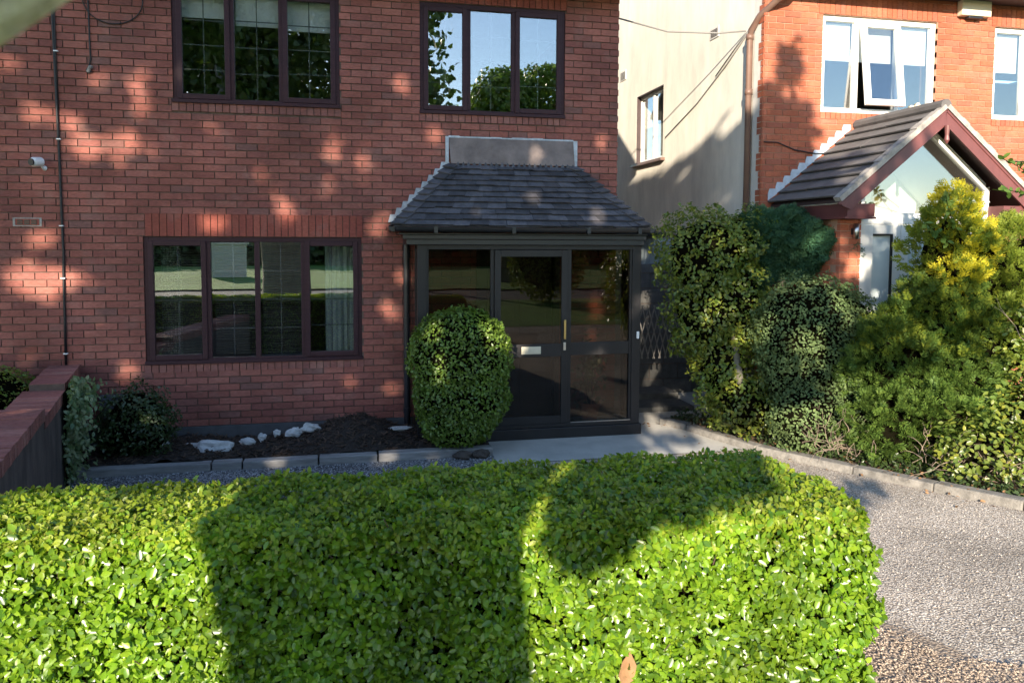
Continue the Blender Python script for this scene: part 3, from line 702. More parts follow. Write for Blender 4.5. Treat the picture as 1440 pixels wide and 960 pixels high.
# hipped slate roof
ZE, ZT = 2.415, 3.135; XE0, XE1, XT0, XT1 = .455, 3.335, 1.135, 2.648; YT = YF-.03
mb = MB(); rows = 11
def slope(mb, E0, E1, T0, T1, rows, wid, th=.013, gap=.003, over=1.25, lift=.012):
    E0, E1, T0, T1 = map(Vector, (E0, E1, T0, T1)); nrm = (E1-E0).cross(T0-E0).normalized()
    if nrm.z < 0: nrm = -nrm
    for i in range(rows):
        s0 = i/rows; s1 = min(1.0, s0 + over/rows)
        a, b = E0.lerp(T0, s0), E1.lerp(T1, s0); c, d = E0.lerp(T0, s1), E1.lerp(T1, s1)
        L_ = (b-a).length; n = max(1, round(L_/wid)); off = .5*(i % 2)/max(n, 1)
        cuts = [0] + sorted(min(.999, max(.001, (k+.0)/n + off + random.uniform(-.13, .13)/n)) for k in range(1 if off == 0 else 0, n)) + [1]
        for p, q in zip(cuts[:-1], cuts[1:]):
            if (q-p)*L_ < .02: continue
            g = gap/L_/2; j = random.uniform(-.008, .010); up0 = nrm*(lift+th+random.uniform(0, .009)); up1 = nrm*(.004)
            dn = (a-c).normalized()*j
            A = a.lerp(b, p+g)+dn; B = a.lerp(b, q-g)+dn; C = c.lerp(d, q-g); Dd = c.lerp(d, p+g)
            v = [A+up0-nrm*th, B+up0-nrm*th, C+up1-nrm*th, Dd+up1-nrm*th, A+up0, B+up0, C+up1, Dd+up1]
            mb.add(v, [(0,3,2,1),(4,5,6,7),(0,1,5,4),(1,2,6,5),(2,3,7,6),(3,0,4,7)])
slope(mb, (XE0,YE,ZE), (XE1,YE,ZE), (XT0,YT,ZT), (XT1,YT,ZT), rows, .20)
slope(mb, (XE0,YF-.004,ZE), (XE0,YE,ZE), (XT0,YF-.004,ZT), (XT0,YT,ZT), rows, .20)
slope(mb, (XE1,YE,ZE), (XE1,YF-.004,ZE), (XT1,YT,ZT), (XT1,YF-.004,ZT), rows, .20)
mb.add([(XE0,YE,ZE-.004),(XE1,YE,ZE-.004),(XT1,YT,ZT-.01),(XT0,YT,ZT-.01)], [(0,1,2,3)])
# swept slates overlapping round the left and right hips
for (xe, xt, sg) in ((XE0,XT0,1),(XE1,XT1,-1)):
    for i in range(rows):
        s = (i+.15)/rows; s2 = (i+1.25)/rows
        p = Vector((xe+(xt-xe)*s, YE+(YT-YE)*s, ZE+(ZT-ZE)*s)); q = Vector((xe+(xt-xe)*min(s2,1), YE+(YT-YE)*min(s2,1), ZE+(ZT-ZE)*min(s2,1)))
        t = (q-p); e = Vector((sg*.13, -.01, -.012+random.uniform(-.01,.01))); o_ = Vector((-sg*.035, -.03, .032+random.uniform(0,.008)))
        vs = [p+o_-t*.08, p+o_+e-t*.12, q+e*.9+o_*.4, q+o_*.4]; mb.prism(vs, (0, .006, -.013))
mb.build('roof', M['slate'], porch)
# lead apron + flashings
MB().prism([(1.15,YF-.045,3.15),(2.635,YF-.045,3.15),(2.62,YF-.016,3.445),(1.13,YF-.016,3.447)], (0, .012, 0)).build('lead_apron', M['lead'], porch)
mb = MB()
mb.box(1.09,1.128,YF-.018,YF-.003,3.10,3.462).box(2.622,2.672,YF-.018,YF-.003,3.10,3.452)
for i in range(12): x = 1.128+i*.1245; mb.box(x, x+.1245, YF-.014, YF-.003, 3.448+random.uniform(-.006,.004), 3.466+random.uniform(-.004,.006))
n = 9
for i in range(n):
    s = (i+.5)/n; x = .44+(1.10-.44)*s; z = 2.445+(3.13-2.445)*s
    mb.prism([(x-.045,YF-.012-.001*(i % 2),z-.02),(x+.085,YF-.012-.001*(i % 2),z+.02),(x+.07,YF-.012-.001*(i % 2),z+.075),(x-.02,YF-.012-.001*(i % 2),z+.075)], (0, .009, 0))
    if x < 1.1:
        x2 = 2.70+(3.18-2.70)*s; z2 = 3.13-(3.13-2.60)*s
        mb.prism([(x2-.06,YF-.012-.001*(i % 2),z2-.0),(x2+.03,YF-.012-.001*(i % 2),z2-.05),(x2+.02,YF-.012-.001*(i % 2),z2+.028),(x2-.05,YF-.012-.001*(i % 2),z2+.028)], (0, .009, 0))
mb.build('lead_flashing', M['paleLead'], porch)
mb = MB()
for i in range(22):
    x = 1.20+i*.066; mb.prism([(x,YT-.03,3.118),(x+.05,YT-.03,3.118),(x+.024+random.uniform(-.012,.012),YT-.012,3.175)], (0, .01, .004))
mb.build('clay_fillet', M['slate'], porch)
# inner front door behind the porch glass
idr = MB().box(1.52,2.40,YF+.10,YF+.15,.15,2.13).box(1.60,1.92,YF+.085,YF+.10,.3,1.0).box(2.0,2.32,YF+.085,YF+.10,.3,1.0).box(1.60,1.92,YF+.085,YF+.10,1.15,1.95).box(2.0,2.32,YF+.085,YF+.10,1.15,1.95).build('front_door', M['door'], house, bevel=.005)
MB().box(1.455,1.515,YF-.02,YF+.06,.126,2.19).box(2.405,2.465,YF-.02,YF+.06,.126,2.19).box(1.515,2.405,YF-.02,YF+.06,2.13,2.19).build('frame', M['door'], idr)
# things inside the porch
pot = empty('potted_plant', (2.78, 8.6, .125), 'leafy plant in a terracotta pot inside the right pane of the porch', 'plant pot')
MB().lathe((2.78,8.58,.126), [(.0,0),(.085,0),(.125,.19),(.138,.19),(.138,.225),(.118,.225),(.112,.19),(0,.19)], 24).build('pot', M['terracotta'], pot, smooth=False)
mb = MB(); 
for k in range(9):
    a = k*.7; mb.tube([(2.78,8.58,.3),(2.78+.05*math.cos(a),8.58+.04*math.sin(a),.5),(2.78+.11*math.cos(a),8.58+.07*math.sin(a),.62+.09*(k % 4))], .005, 5)
mb.build('stem', M['twig'], pot)
P = np.array([2.78,8.57,.72]) + rng.normal(0, 1, (260, 3))*np.array([.085,.05,.20]); P[:, 1] = np.clip(P[:, 1], 8.44, 8.74)
leaves('foliage', P, np.tile([0,-.6,.5], (len(P), 1)), .07, M['darkleaf'], pot)
lamp = empty('table_lamp', (2.56, 8.66, .125), 'small lamp with an orange cone shade inside the porch', 'lamp')
MB().lathe((2.56,8.66,.90), [(.068,0),(.03,.10),(.026,.10),(.062,.0)], 18).build('lamp_shade', M['terracotta'], lamp)
MB().lathe((2.56,8.66,.126), [(0,0),(.07,0),(.07,.012),(.012,.03),(.012,.85),(0,.85)], 14).build('stand', M['door'], lamp)

# ---------------------------------------------------------------- neighbour house
Y2 = 8.9; XC = 5.15
nh = empty('brick_house', (9, 11, 0), 'sunlit orange brick house with a cream rendered side wall and white windows', 'house')
H2 = [(5.962,7.668,3.945,5.178),(8.57,10.2,3.945,5.178)]
mb = MB(); walls_with_holes(mb, XC+.01, 14, -.1, 5.7, Y2+.0095, Y2+.30, H2, 1)
l2 = [(a-.06, b+.06, 5.180, 5.42) for a, b, c, d in H2]; s2 = [(a-.01, b+.01, 3.85, 3.943) for a, b, c, d in H2]
bricks(mb, XC, 14, .1, 5.6, Y2, H2 + l2 + s2, zphase=.14, xphase=.02, jit=.002)
for a, b, c, d in l2: soldiers(mb, a, b, c+.004, d-.004, Y2-.001, 0)
for a, b, c, d in s2: soldiers(mb, a, b, c+.004, d-.003, Y2-.006, 0)
for k in range(70):                                   # toothed quoins on the return
    z = .14+k*BH; q = .115 if (k//3) % 2 else .055
    mb.box(XC-.012+random.uniform(-.002, .002), XC+.05, Y2+.012, Y2+q+.02, z+J/2, z+BH-J/2, 0)
    mb.box(XC-.004, XC+.05, Y2+.012, Y2+q+.014, z-J/2, z+J/2, 1)
mb.build('wall', [M['brick2'], M['mortar2']], nh)
mb = MB(); sideh = [(12.08,13.28,3.66,4.875)]
# side wall in the Y-Z plane with the window opening
for y0, y1, z0, z1 in ((Y2+.30,12.08,-.1,8.6),(13.28,20,-.1,8.6),(12.08,13.28,-.1,3.66),(12.08,13.28,4.875,8.6)):
    mb.box(XC, XC+.3, y0, y1, z0, min(z1, 5.7) if False else z1)
mb.box(XC, XC+.012, Y2+.07, Y2+.30, -.1, 5.7)
so_ = mb.build('side_wall', M['render'], nh)
MB().box(XC-.006, XC+.001, Y2+.05, Y2+.255, -.05, 5.55).build('quoin_strip', M['whiterender'], nh)
mb = MB(); mb.box(XC+.3,14,12.9,13.0,0,5.4).box(XC+.3,14,Y2+.31,12.9,2.7,2.9).box(XC+.3,14,Y2+.31,12.9,5.45,5.5).box(8.1,8.2,Y2+.31,12.9,2.9,5.45)
mb.box(14,14.3,Y2,20,-.1,5.7)
mb.build('room_wall', M['room'], nh)
# roof with verge along the side wall
ry = lambda y: 5.50+(y-(Y2-.35))*.78
def roofprof(x): return [(x,Y2-.35,5.50),(x,Y2-.35,5.60),(x,14.4,ry(14.4)+.12),(x,20,5.6),(x,20,5.5),(x,14.4,ry(14.4))]
MB().prism(roofprof(XC-.16), (9.3, 0, 0)).build('roof', M['tile2'], nh)
MB().box(XC-.10,14.1,Y2-.33,Y2+.001,5.46,5.495).build('soffit', M['soffit'], nh)
MB().box(XC-.16,14.1,Y2-.365,Y2-.352,5.43,5.62).build('fascia', M['barge'], nh)
mb = MB(); gutter(mb, (XC-.14,Y2-.42,5.56), (14,Y2-.42,5.56), .055); mb.build('gutter', M['brownpipe'], nh)
mb = MB(); mb.tube([(XC+.22,Y2-.40,5.50),(XC+.17,Y2-.30,5.38),(XC-.02,Y2+.10,5.13),(XC-.062,Y2+.24,4.98),(XC-.062,Y2+.27,4.86),(XC-.062,Y2+.27,.02)], .041, 14)
for z in (.4, 2.3, 4.2, 4.9): mb.tube([(XC-.062,Y2+.27,z-.035),(XC-.062,Y2+.27,z+.035)], .050, 14)
mb.build('downpipe', M['brownpipe'], nh, smooth=True)
YWALL = Y2
w1 = label(window(nh, 5.962, 7.668, 3.945, 5.178, (6.49,7.11), (), M['whitepvc'], M['glass'], yo=.045, bar=False, fw=.065, sillnose=.05, skip=(1,)), 'white three-light window with its middle light tilted open')
# open middle light, hinged at the top
s = MB(); ax0, ax1 = 6.515, 7.085; zt, zb = 5.115, 4.015; tl = R(8); L_ = zt-zb; dirv = Vector((0, -math.sin(tl), -math.cos(tl))); nv = Vector((0, -math.cos(tl), math.sin(tl)))
top = Vector((0, Y2+.035, zt))
def op(x, l, d): return Vector((x, 0, 0)) + top + dirv*l + nv*d
def obx(mb, xa, xb, la, lb, da, db):
    v = [op(xa,la,da),op(xb,la,da),op(xb,lb,da),op(xa,lb,da),op(xa,la,db),op(xb,la,db),op(xb,lb,db),op(xa,lb,db)]
    mb.add(v, [(0,1,2,3),(7,6,5,4),(0,4,5,1),(1,5,6,2),(2,6,7,3),(3,7,4,0)])
fw = .075
obx(s, ax0, ax0+fw, 0, L_, 0, .045); obx(s, ax1-fw, ax1, 0, L_, 0, .045); obx(s, ax0+fw, ax1-fw, 0, fw, 0, .045); obx(s, ax0+fw, ax1-fw, L_-fw, L_, 0, .045)
s.build('sash', M['whitepvc'], w1)
s = MB(); obx(s, ax0+fw, ax1-fw, fw, L_-fw, .018, .024); s.build('pane', M['glass'], w1)
w2 = label(window(nh, 8.57, 10.2, 3.945, 5.178, (9.1,9.65), (), M['whitepvc'], M['glass'], yo=.045, bar=False, fw=.065, sillnose=.05), 'white window at the edge with a half drawn blind')
for a, b in ((6.03,6.45),(6.53,7.07),(7.15,7.60)): MB().box(a, b, Y2+.135, Y2+.139, 4.63, 5.11).build('roller_blind', M['blind'], w1)
for a, b in ((8.63,9.06),(9.14,9.6)): MB().box(a, b, Y2+.135, Y2+.139, 4.60, 5.11).build('roller_blind', M['blind'], w2)
tag(MB().tube([(7.33,Y2+.07,4.012),(7.36,Y2+.06,4.06),(7.42,Y2+.06,4.05),(7.45,Y2+.06,4.09),(7.50,Y2+.07,4.05),(7.53,Y2+.075,4.012)], [.03,.035,.03,.04,.03,.02], 7).build('ornament', M['cream']), 'small pale ornament on the ledge of the neighbour upstairs window', 'ornament')
# side wall window
sw = MB(); xo = XC+.07
sw.box(xo,xo+.06,12.08,12.14,3.66,4.875).box(xo,xo+.06,13.22,13.28,3.66,4.875).box(xo,xo+.06,12.14,13.22,4.815,4.875).box(xo,xo+.06,12.14,13.22,3.66,3.72).box(xo,xo+.06,12.62,12.70,3.72,4.815)
swo = label(sw.build('window', M['whitepvc'], nh, bevel=.004), 'narrow white window in the cream side wall')
MB().box(xo+.03,xo+.036,12.14,12.62,3.72,4.815).build('pane', M['glass'], swo); MB().box(xo+.03,xo+.036,12.70,13.22,3.72,4.815).build('pane', M['glass'], swo)
MB().box(XC-.075,XC+.10,11.98,13.42,3.612,3.658).build('window_sill', M['brownpipe'], swo, bevel=.004)
mb = MB(); mb.box(XC+.001,XC+.069,13.262,13.279,3.66,4.875).box(XC+.001,XC+.069,12.08,13.262,4.86,4.874); mb.build('reveal', M['soffit'], swo)
MB().box(XC+.16,XC+.165,12.1,13.26,3.66,4.3).build('net_curtain', M['blind'], swo)
for (y0, y1, z0, z1) in ((10.14,10.40,5.17,5.32),(13.86,14.16,5.32,5.50)):
    mb = MB(); mb.box(XC-.012,XC+.002,y0,y1,z0,z1)
    for k in range(6): zz = z0+.02+k*(z1-z0-.04)/6; mb.box(XC-.016,XC-.010,y0+.03,y1-.03,zz,zz+(z1-z0-.04)/6*.45,1)
    mb.build('air_vent', [M['whiterender'], M['soffit']], nh)
# alarm box
ab = empty('alarm_box', (8.17, Y2, 5.33), 'cream alarm box with a dark base high on the orange brick wall', 'alarm box')
MB().prism([(7.945,Y2-.004,5.265),(8.40,Y2-.004,5.265),(8.40,Y2-.004,5.50),(7.945,Y2-.004,5.50)], (0,-.10,0)).build('cover', M['cream'], ab, bevel=.012)
MB().box(8.06,8.28,Y2-.09,Y2-.01,5.235,5.262).build('base', M['blackpvc'], ab, bevel=.006)
# cables
mb = MB(); pts = [(3.19,8.95,5.02),(3.25,9.3,5.12),(3.5,9.8,5.22),(4.2,9.75,5.07),(4.8,9.5,5.02),(5.13,9.35,5.03)]
mb.tube(pts, .011, 6); tag(mb.build('cable', M['greycable'], smooth=True), 'grey cable slung across the gap between the two houses', 'cable')
mb = MB(); mb.tube([(XC-.012,9.25,5.03),(XC-.012,9.9,4.70),(XC-.012,10.8,4.33),(XC-.012,11.95,3.98)], .009, 6); mb.tube([(XC-.012,9.25,5.05),(XC-.012,9.6,4.9),(XC-.012,10.2,4.62)], .008, 6)
tag(mb.build('cable', M['greycable'], smooth=True), 'thin cable running diagonally down the cream side wall to its window', 'cable')
mb = MB(); mb.tube([(5.16,Y2-.012,3.53),(5.35,Y2-.014,3.53),(5.6,Y2-.014,3.44),(5.9,Y2-.014,3.40),(6.15,Y2-.014,3.41),(6.5,Y2-.014,3.49)], .008, 6); mb.tube([(7.0,Y2-.012,3.44),(7.6,Y2-.012,3.41),(8.8,Y2-.012,3.38),(10,Y2-.012,3.4)], .008, 6)
tag(mb.build('cable', M['cable'], smooth=True), 'black cable drooping along the orange brick below the neighbour upstairs windows', 'cable')

# neighbour porch with tiled gable
np_ = empty('porch', (6.5, 8.2, 0), 'gabled porch of the neighbour with burgundy bargeboards and white doors', 'porch')
XA, ZA, XE, ZEV, YG = 6.50, 3.757, 5.26, 2.747, 7.38
mb = MB()
slope(mb, (XE,Y2-.01,ZEV), (XE,YG,ZEV), (XA,Y2-.01,ZA), (XA,YG,ZA), 8, 3.0, th=.020, lift=.018, over=1.15)
slope(mb, (2*XA-XE,YG,ZEV), (2*XA-XE,Y2-.01,ZEV), (XA,YG,ZA), (XA,Y2-.01,ZA), 8, 3.0, th=.020, lift=.018, over=1.15)
mb.tube([(XA,YG-.01,ZA+.03),(XA,Y2-.01,ZA+.03)], .07, 10)
mb.build('roof', M['tile2'], np_)
MB().prism([(XE+.02,YG+.04,ZEV-.02),(XA,YG+.04,ZA-.025),(2*XA-XE-.02,YG+.04,ZEV-.02),(2*XA-XE-.02,YG+.04,ZEV-.05),(XA,YG+.04,ZA-.06),(XE+.02,YG+.04,ZEV-.05)], (0, Y2-YG-.05, 0)).build('roof_deck', M['soffit'], np_)
sl = Vector((XA-XE, 0, ZA-ZEV)); sll = sl.length; sd = sl/sll; sn = Vector((-sd.z, 0, sd.x))
for sg in (1, -1):
    def q(l, d, y): v_ = Vector((XE, 0, ZEV)) + sd*l + sn*d; return (v_.x if sg > 0 else 2*XA-v_.x, y, v_.z)
    # bargeboard
    lo = (sll - .175*sd.z/sd.x) if True else 0
    mb = MB(); mb.prism([q(-.10,-.005,YG-.012), q(sll,-.005,YG-.012), (XA, YG-.012, q(sll,-.005,0)[2]-.185), q(-.02,-.150,YG-.012)], (0, .028, 0))
    mb.prism([q(-.08,-.02,YG-.022), q(sll,-.02,YG-.022), (XA, YG-.022, q(sll,-.02,0)[2]-.028), q(-.08,-.04,YG-.022)], (0, .012, 0))
    b_ = mb.build('bargeboard', M['barge'], np_)
    mb = MB(); n = 14
    for i in range(n):
        a, b = sll*i/n-.06*(i == 0), sll*(i+1)/n; h = .052+random.uniform(-.008, .010)
        mb.prism([q(a,-.004,YG-.03), q(b,-.004,YG-.03), q(b,h,YG-.03), q(a,h,YG-.03)], (0, .10+random.uniform(-.01,.02), 0))
    mb.build('verge_mortar', M['verge'], np_)
MB().tube([(XA,YG-.03,3.56),(XA,YG-.03,3.45),(XA,YG-.03,3.40),(XA,YG-.03,3.36)], [.03,.022,.03,.008], 10).build('finial', M['barge'], np_)
# boxed eaves and brick pier on the left, another right
for sg in (0, 1):
    fx = (lambda x: x) if sg == 0 else (lambda x: 2*XA-x)
    def bx(mb, a, b, *r): mb.box(min(fx(a), fx(b)), max(fx(a), fx(b)), *r)
    mb = MB(); bx(mb, XE+.06, XE+.40, YG+.02, Y2-.02, ZEV-.20, ZEV-.06); bx(mb, XE+.03, XE+.42, YG+.018, Y2-.02, ZEV-.225, ZEV-.202); mb.build('eaves_box', M['barge'], np_)
    mb = MB()
    xa, xb = sorted((fx(XE+.12), fx(XE+.385)))
    mb.box(xa+.008, xb-.008, 7.608, Y2-.01, -.05, ZEV-.23, 1)
    bricks(mb, xa, xb, .0, ZEV-.23, 7.60, [], zphase=.14, xphase=xa)
    for k in range(-1, 34):
        z = .14+k*BH
        if z > ZEV-.3: break
        for yy in (7.66, 7.885, 8.11, 8.335, 8.56): mb.box(xa-.001, xb+.001, yy+(.11 if k % 2 else 0)+.005, yy+(.11 if k % 2 else 0)+.22, z+J/2, z+BH-J/2, 0)
    mb.build('brick_pier', [M['brick2'], M['mortar2']], np_)
yg = 7.62; gl, gr = XE+.39, 2*XA-XE-.39
zi = lambda x: ZEV-.03 + (min(x, 2*XA-x)-XE)*(ZA-ZEV)/(XA-XE) - .12
mb = MB(); fwid = .07
mb.box(gl, gr, yg, yg+.06, 2.47, 2.60).box(gl, gl+fwid, yg, yg+.06, 0, 2.47).box(gr-fwid, gr, yg, yg+.06, 0, 2.47).box(gl, gl+.05, yg, yg+.06, 2.60, zi(gl)).box(gr-.05, gr, yg, yg+.06, 2.60, zi(gr))
mb.prism([(gl+.05,yg,zi(gl+.05)),(XA,yg,zi(XA)),(XA,yg,zi(XA)-.09),(gl+.05,yg,zi(gl+.05)-.09)], (0,.06,0)); mb.prism([(XA,yg,zi(XA)),(gr-.05,yg,zi(gr-.05)),(gr-.05,yg,zi(gr-.05)-.09),(XA,yg,zi(XA)-.09)], (0,.06,0))
mb.build('frame', M['whitepvc'], np_, bevel=.003)
MB().prism([(gl+.05,yg+.03,2.60),(gr-.05,yg+.03,2.60),(gr-.05,yg+.03,zi(gr-.05)-.09),(XA,yg+.03,zi(XA)-.09),(gl+.05,yg+.03,zi(gl+.05)-.09)], (0,.006,0)).build('gable_pane', M['glass'], np_)
for (a, b, nm) in ((gl+fwid,6.18,'side_panel'),(6.185,gr-fwid,'door')):
    dd = MB(); s_ = .10
    dd.box(a, a+s_, yg+.005, yg+.055, .02, 2.465).box(b-s_, b, yg+.005, yg+.055, .02, 2.465).box(a+s_, b-s_, yg+.005, yg+.055, 2.36, 2.465).box(a+s_, b-s_, yg+.005, yg+.055, .02, .20)
    do = dd.build(nm, M['whitepvc'], np_, bevel=.004)
    MB().box(a+s_, b-s_, yg+.025, yg+.035, .20, 2.36).build('pane', M['frosted'], do)
    mb = MB(); mb.box(b-s_-.022,b-s_,yg+.003,yg+.024,.20,2.36); mb.box(a+s_,b-s_-.022,yg+.003,yg+.024,2.34,2.36); mb.build('gasket', M['alu'], do)
# white interior of the neighbour porch, pendant lamp
MB().prism([(gl,8.80,2.4),(gr,8.80,2.4),(gr,8.80,ZEV+.2),(XA,8.80,ZA-.15),(gl,8.80,ZEV+.2)], (0,.02,0)).build('inner_wall', M['blind'], np_)
MB().prism([(XE+.3,7.70,ZEV+.0),(XA,7.70,ZA-.16),(2*XA-XE-.3,7.70,ZEV+.0),(2*XA-XE-.3,7.70,ZEV-.01),(XA,7.70,ZA-.17),(XE+.3,7.70,ZEV-.01)], (0,1.09,0)).build('inner_ceiling', M['blind'], np_)
pl = empty('pendant_lamp', (6.08, 7.9, 2.9), 'amber glass pendant lamp hanging behind the white gable glazing', 'lamp')
MB().lathe((6.10,7.95,2.70), [(.0,0),(.035,.01),(.06,.07),(.058,.14),(.03,.22),(.012,.25),(0,.25)], 16).build('lamp_shade', pm('amber_glass', (.55,.36,.13), .2, .15, 8), pl, smooth=True)
MB().tube([(6.10,7.95,2.95),(6.10,7.95,3.16)], .005, 6).build('flex', M['cable'], pl)
wlamp = empty('wall_lamp', (5.52, 7.58, 2.39), 'steel cylinder wall lamp on the brick pier of the neighbour porch', 'lamp')
MB().tube([(5.535,7.53,2.30),(5.535,7.53,2.47)], .028, 16).build('lamp_body', M['chrome'], wlamp, smooth=True)
MB().box(5.515,5.555,7.55,7.598,2.35,2.42).build('bracket', M['blackpvc'], wlamp)
# stepped lead flashing along the left slope
mb = MB(); n = 11
for i in range(n):
    s = i/n; x = XE-.02+(XA-.1-XE)*s; z = ZEV+.04+(ZA-ZEV-.08)*s
    mb.prism([(x,Y2-.012-.001*(i%2),z+.005),(x+.125,Y2-.012-.001*(i%2),z+.09),(x+.125,Y2-.012-.001*(i%2),z+.155),(x+.02,Y2-.012-.001*(i%2),z+.155),(x,Y2-.012-.001*(i%2),z+.10)], (0,.009,0))
mb.build('lead_flashing', pm('bright_lead_flashing', (.50,.56,.63), .55, .2, 16, island=.15), np_)

# ---------------------------------------------------------------- side passage
pw = MB(); 
for k in range(9):
    z = k*.225
    for i in range(-1, 6):
        x0 = 3.2+i*.45+(.225 if k % 2 else 0); a, b = max(3.19, x0+.006), min(5.14, x0+.444)
        if b-a > .05: pw.box(a, b, 10.5+random.uniform(0,.006), 10.6, z+.005, min(1.93, z+.219))
pw.box(3.19,5.14,10.512,10.7,-.05,1.92,1)
po = pw.build('block_wall', [M['block'], M['mortar']]); tag(po, 'grey concrete block wall closing the passage between the houses', 'wall')
mb = MB(); pts = [(3.2+i*.02, 10.9+.012*math.cos(i*1.57)) for i in range(97)]
for (a, b), (c, d) in zip(pts[:-1], pts[1:]): mb.add([(a,b,1.8),(c,d,1.8),(c,d,2.30),(a,b,2.30)], [(0,1,2,3)])
shed = empty('lean_to', (4.2, 11, 0), 'lean-to of pale corrugated sheet with a dark gutter behind the block wall', 'shed')
mb.build('corrugated_sheet', M['corr'], shed, smooth=True)
mb = MB(); mb.box(3.2,4.52,10.45,10.9,2.385,2.41); mb.tube([(3.2,10.42,2.38),(4.50,10.42,2.37)], .05, 12); mb.build('gutter', M['blackpvc'], shed)
MB().box(3.2,5.14,10.92,12.5,0,2.38).build('shed_wall', M['room'], shed)
tr = empty('trellis', (3.95, 9.5, 0), 'expanding wooden lattice trellis leaning against the block wall in the passage', 'trellis')
mb = MB()
for i in range(9):
    x = 3.60+i*.085
    mb.obox((x+.075,9.6+.008,1.04), (.095,0,.36), (.0066,0,-.0018), (0,.004,0)); mb.obox((x+.075,9.6,1.04), (-.095,0,.36), (.0066,0,.0018), (0,.004,0))
mb.build('lath', M['wood'], tr)
mb = MB()
for k in range(2): mb.box(3.36+.02*k, 4.5, 9.35+k*.5, 9.85+k*.5-.01, .0, .07+.08*k)
tag(mb.build('passage_steps', M['block'], bevel=.01), 'low concrete steps in the side passage below the trellis', 'steps')

# ---------------------------------------------------------------- left boundary wall
bw = empty('boundary_wall', (-2.6, 7, 0), 'stepped garden wall with red brick-on-edge coping at the left of the garden', 'wall')
xf = lambda y: -2.82+.2*(8.83-y)
def wallseg(mb, ya, yb, z0, z1, wl_, ins=0, mi=0): mb.prism([(xf(ya)-wl_+ins,ya,z0),(xf(ya)-ins,ya,z0),(xf(yb)-ins,yb,z0),(xf(yb)-wl_+ins,yb,z0)], (0,0,z1-z0), mi)
mb = MB(); cp = MB(); M['wallside'] = pm('stained_dark_wall', (.085,.066,.056), .95, .5, 5, .008, 40, streak=(1, 1, .45))
for (ya, yb, zt, wd) in ((8.82,7.72,.925,.31),(7.72,6.60,.86,.36),(6.60,3.5,.93,.38)):
    wallseg(mb, ya-.001, yb+.001, -.1, zt-.105, wd, .012, 1 if ya < 8 else 0)
    n = round((ya-yb)/.077)
    for i in range(n):
        a = ya-(ya-yb)*i/n-.004; b = ya-(ya-yb)*(i+1)/n+.004; d = random.uniform(-.004, .003)
        wallseg(cp, a, b, zt-.10+d, zt+d, wd, random.uniform(0, .004))
    wallseg(cp, ya-.002, yb+.002, zt-.105, zt-.006, wd, .007, 1)
mb.build('wall', [M['wallside'], M['wallside']], bw); cp.build('coping', [M['sillbrick'], M['mortar']], bw)

# ---------------------------------------------------------------- flower bed
mb = MB(); nx, ny = 70, 16
def bedz(x, y):
    t = (y-7.86)/(8.81-7.86); h = .055 + .045*math.sin(t*3)+ .21*math.exp(-((x-.05)/.45)**2)*math.sin(max(0, min(1, t*.9+.1))*math.pi*.62) + .05*math.exp(-((x+1.75)/.35)**2)
    return h + .012*math.sin(x*21+y*13)+.01*math.sin(x*37-y*29)
for j in range(ny+1):
    for i in range(nx+1):
        x = -2.72+4.18*i/nx; y = 7.86+.95*j/ny; mb.v.append((x, y, bedz(x, y)+random.uniform(-.006, .006)))
for j in range(ny):
    for i in range(nx):
        a = j*(nx+1)+i; mb.f.append((a, a+1, a+nx+2, a+nx+1)); mb.m.append(0)
tag(mb.build('flower_bed', M['mulch']), kind='structure')
mb = MB()
for _ in range(2600):
    x = random.uniform(-2.6, 1.4); y = random.uniform(7.89, 8.79); z = bedz(x, y)+random.uniform(.0, .018); l = random.uniform(.012, .045); a = random.uniform(0, 6.28); t = random.uniform(-.5, .5)
    d = Vector((math.cos(a)*math.cos(t), math.sin(a)*math.cos(t), math.sin(t))); s = d.cross(Vector((0, 0, 1))).normalized(); u = s.cross(d)
    mb.obox((x, y, z), d*l, s*random.uniform(.004, .009), u*.0022)
tag(mb.build('mulch_chips', M['chip']), 'dark bark mulch chips covering the flower bed', 'mulch', kind='stuff')
# sleeper / stone edging
KS = [(-2.6,-1.35,.10,'long dark weathered edging sleeper at the left end of the bed'),(-1.34,-1.06,.105,'short grey edging block between two long sleepers'),(-1.05,-.33,.10,'grey edging sleeper with a sunlit right end'),(-.32,.26,.105,'pale edging sleeper below the mulch heap'),(.27,1.46,.11,'long pale grey edging stone in front of the round bush')]
for x0, x1, h, lb in KS:
    mb = MB(); mb.box(x0+.003, x1-.003, 7.755+random.uniform(-.006,.006), 7.885, -.03, h-.018)
    tag(mb.build('edging_stone', M['stonekerb'], bevel=.01), lb, 'edging stone', 'edging stones along the flower bed')
def rock(name, c, r, seed, mat, par=None):
    mb = MB(); g = np.random.default_rng(seed); seg, rings = 12, 8
    k = g.normal(0, 1, (5, 3))
    for i in range(rings+1):
        t = math.pi*i/rings
        for j in range(seg):
            p = 2*math.pi*j/seg; d = np.array([math.sin(t)*math.cos(p), math.sin(t)*math.sin(p), math.cos(t)])
            q = 1+.24*sum(math.sin(3*float(d@kk)+m) for m, kk in enumerate(k))/2.2
            mb.v.append((c[0]+r[0]*d[0]*q, c[1]+r[1]*d[1]*q, c[2]+r[2]*d[2]*q))
    for i in range(rings):
        for j in range(seg): mb.f.append((i*seg+j, (i+1)*seg+j, (i+1)*seg+(j+1) % seg, i*seg+(j+1) % seg)); mb.m.append(0)
    return mb.build(name, mat, par)
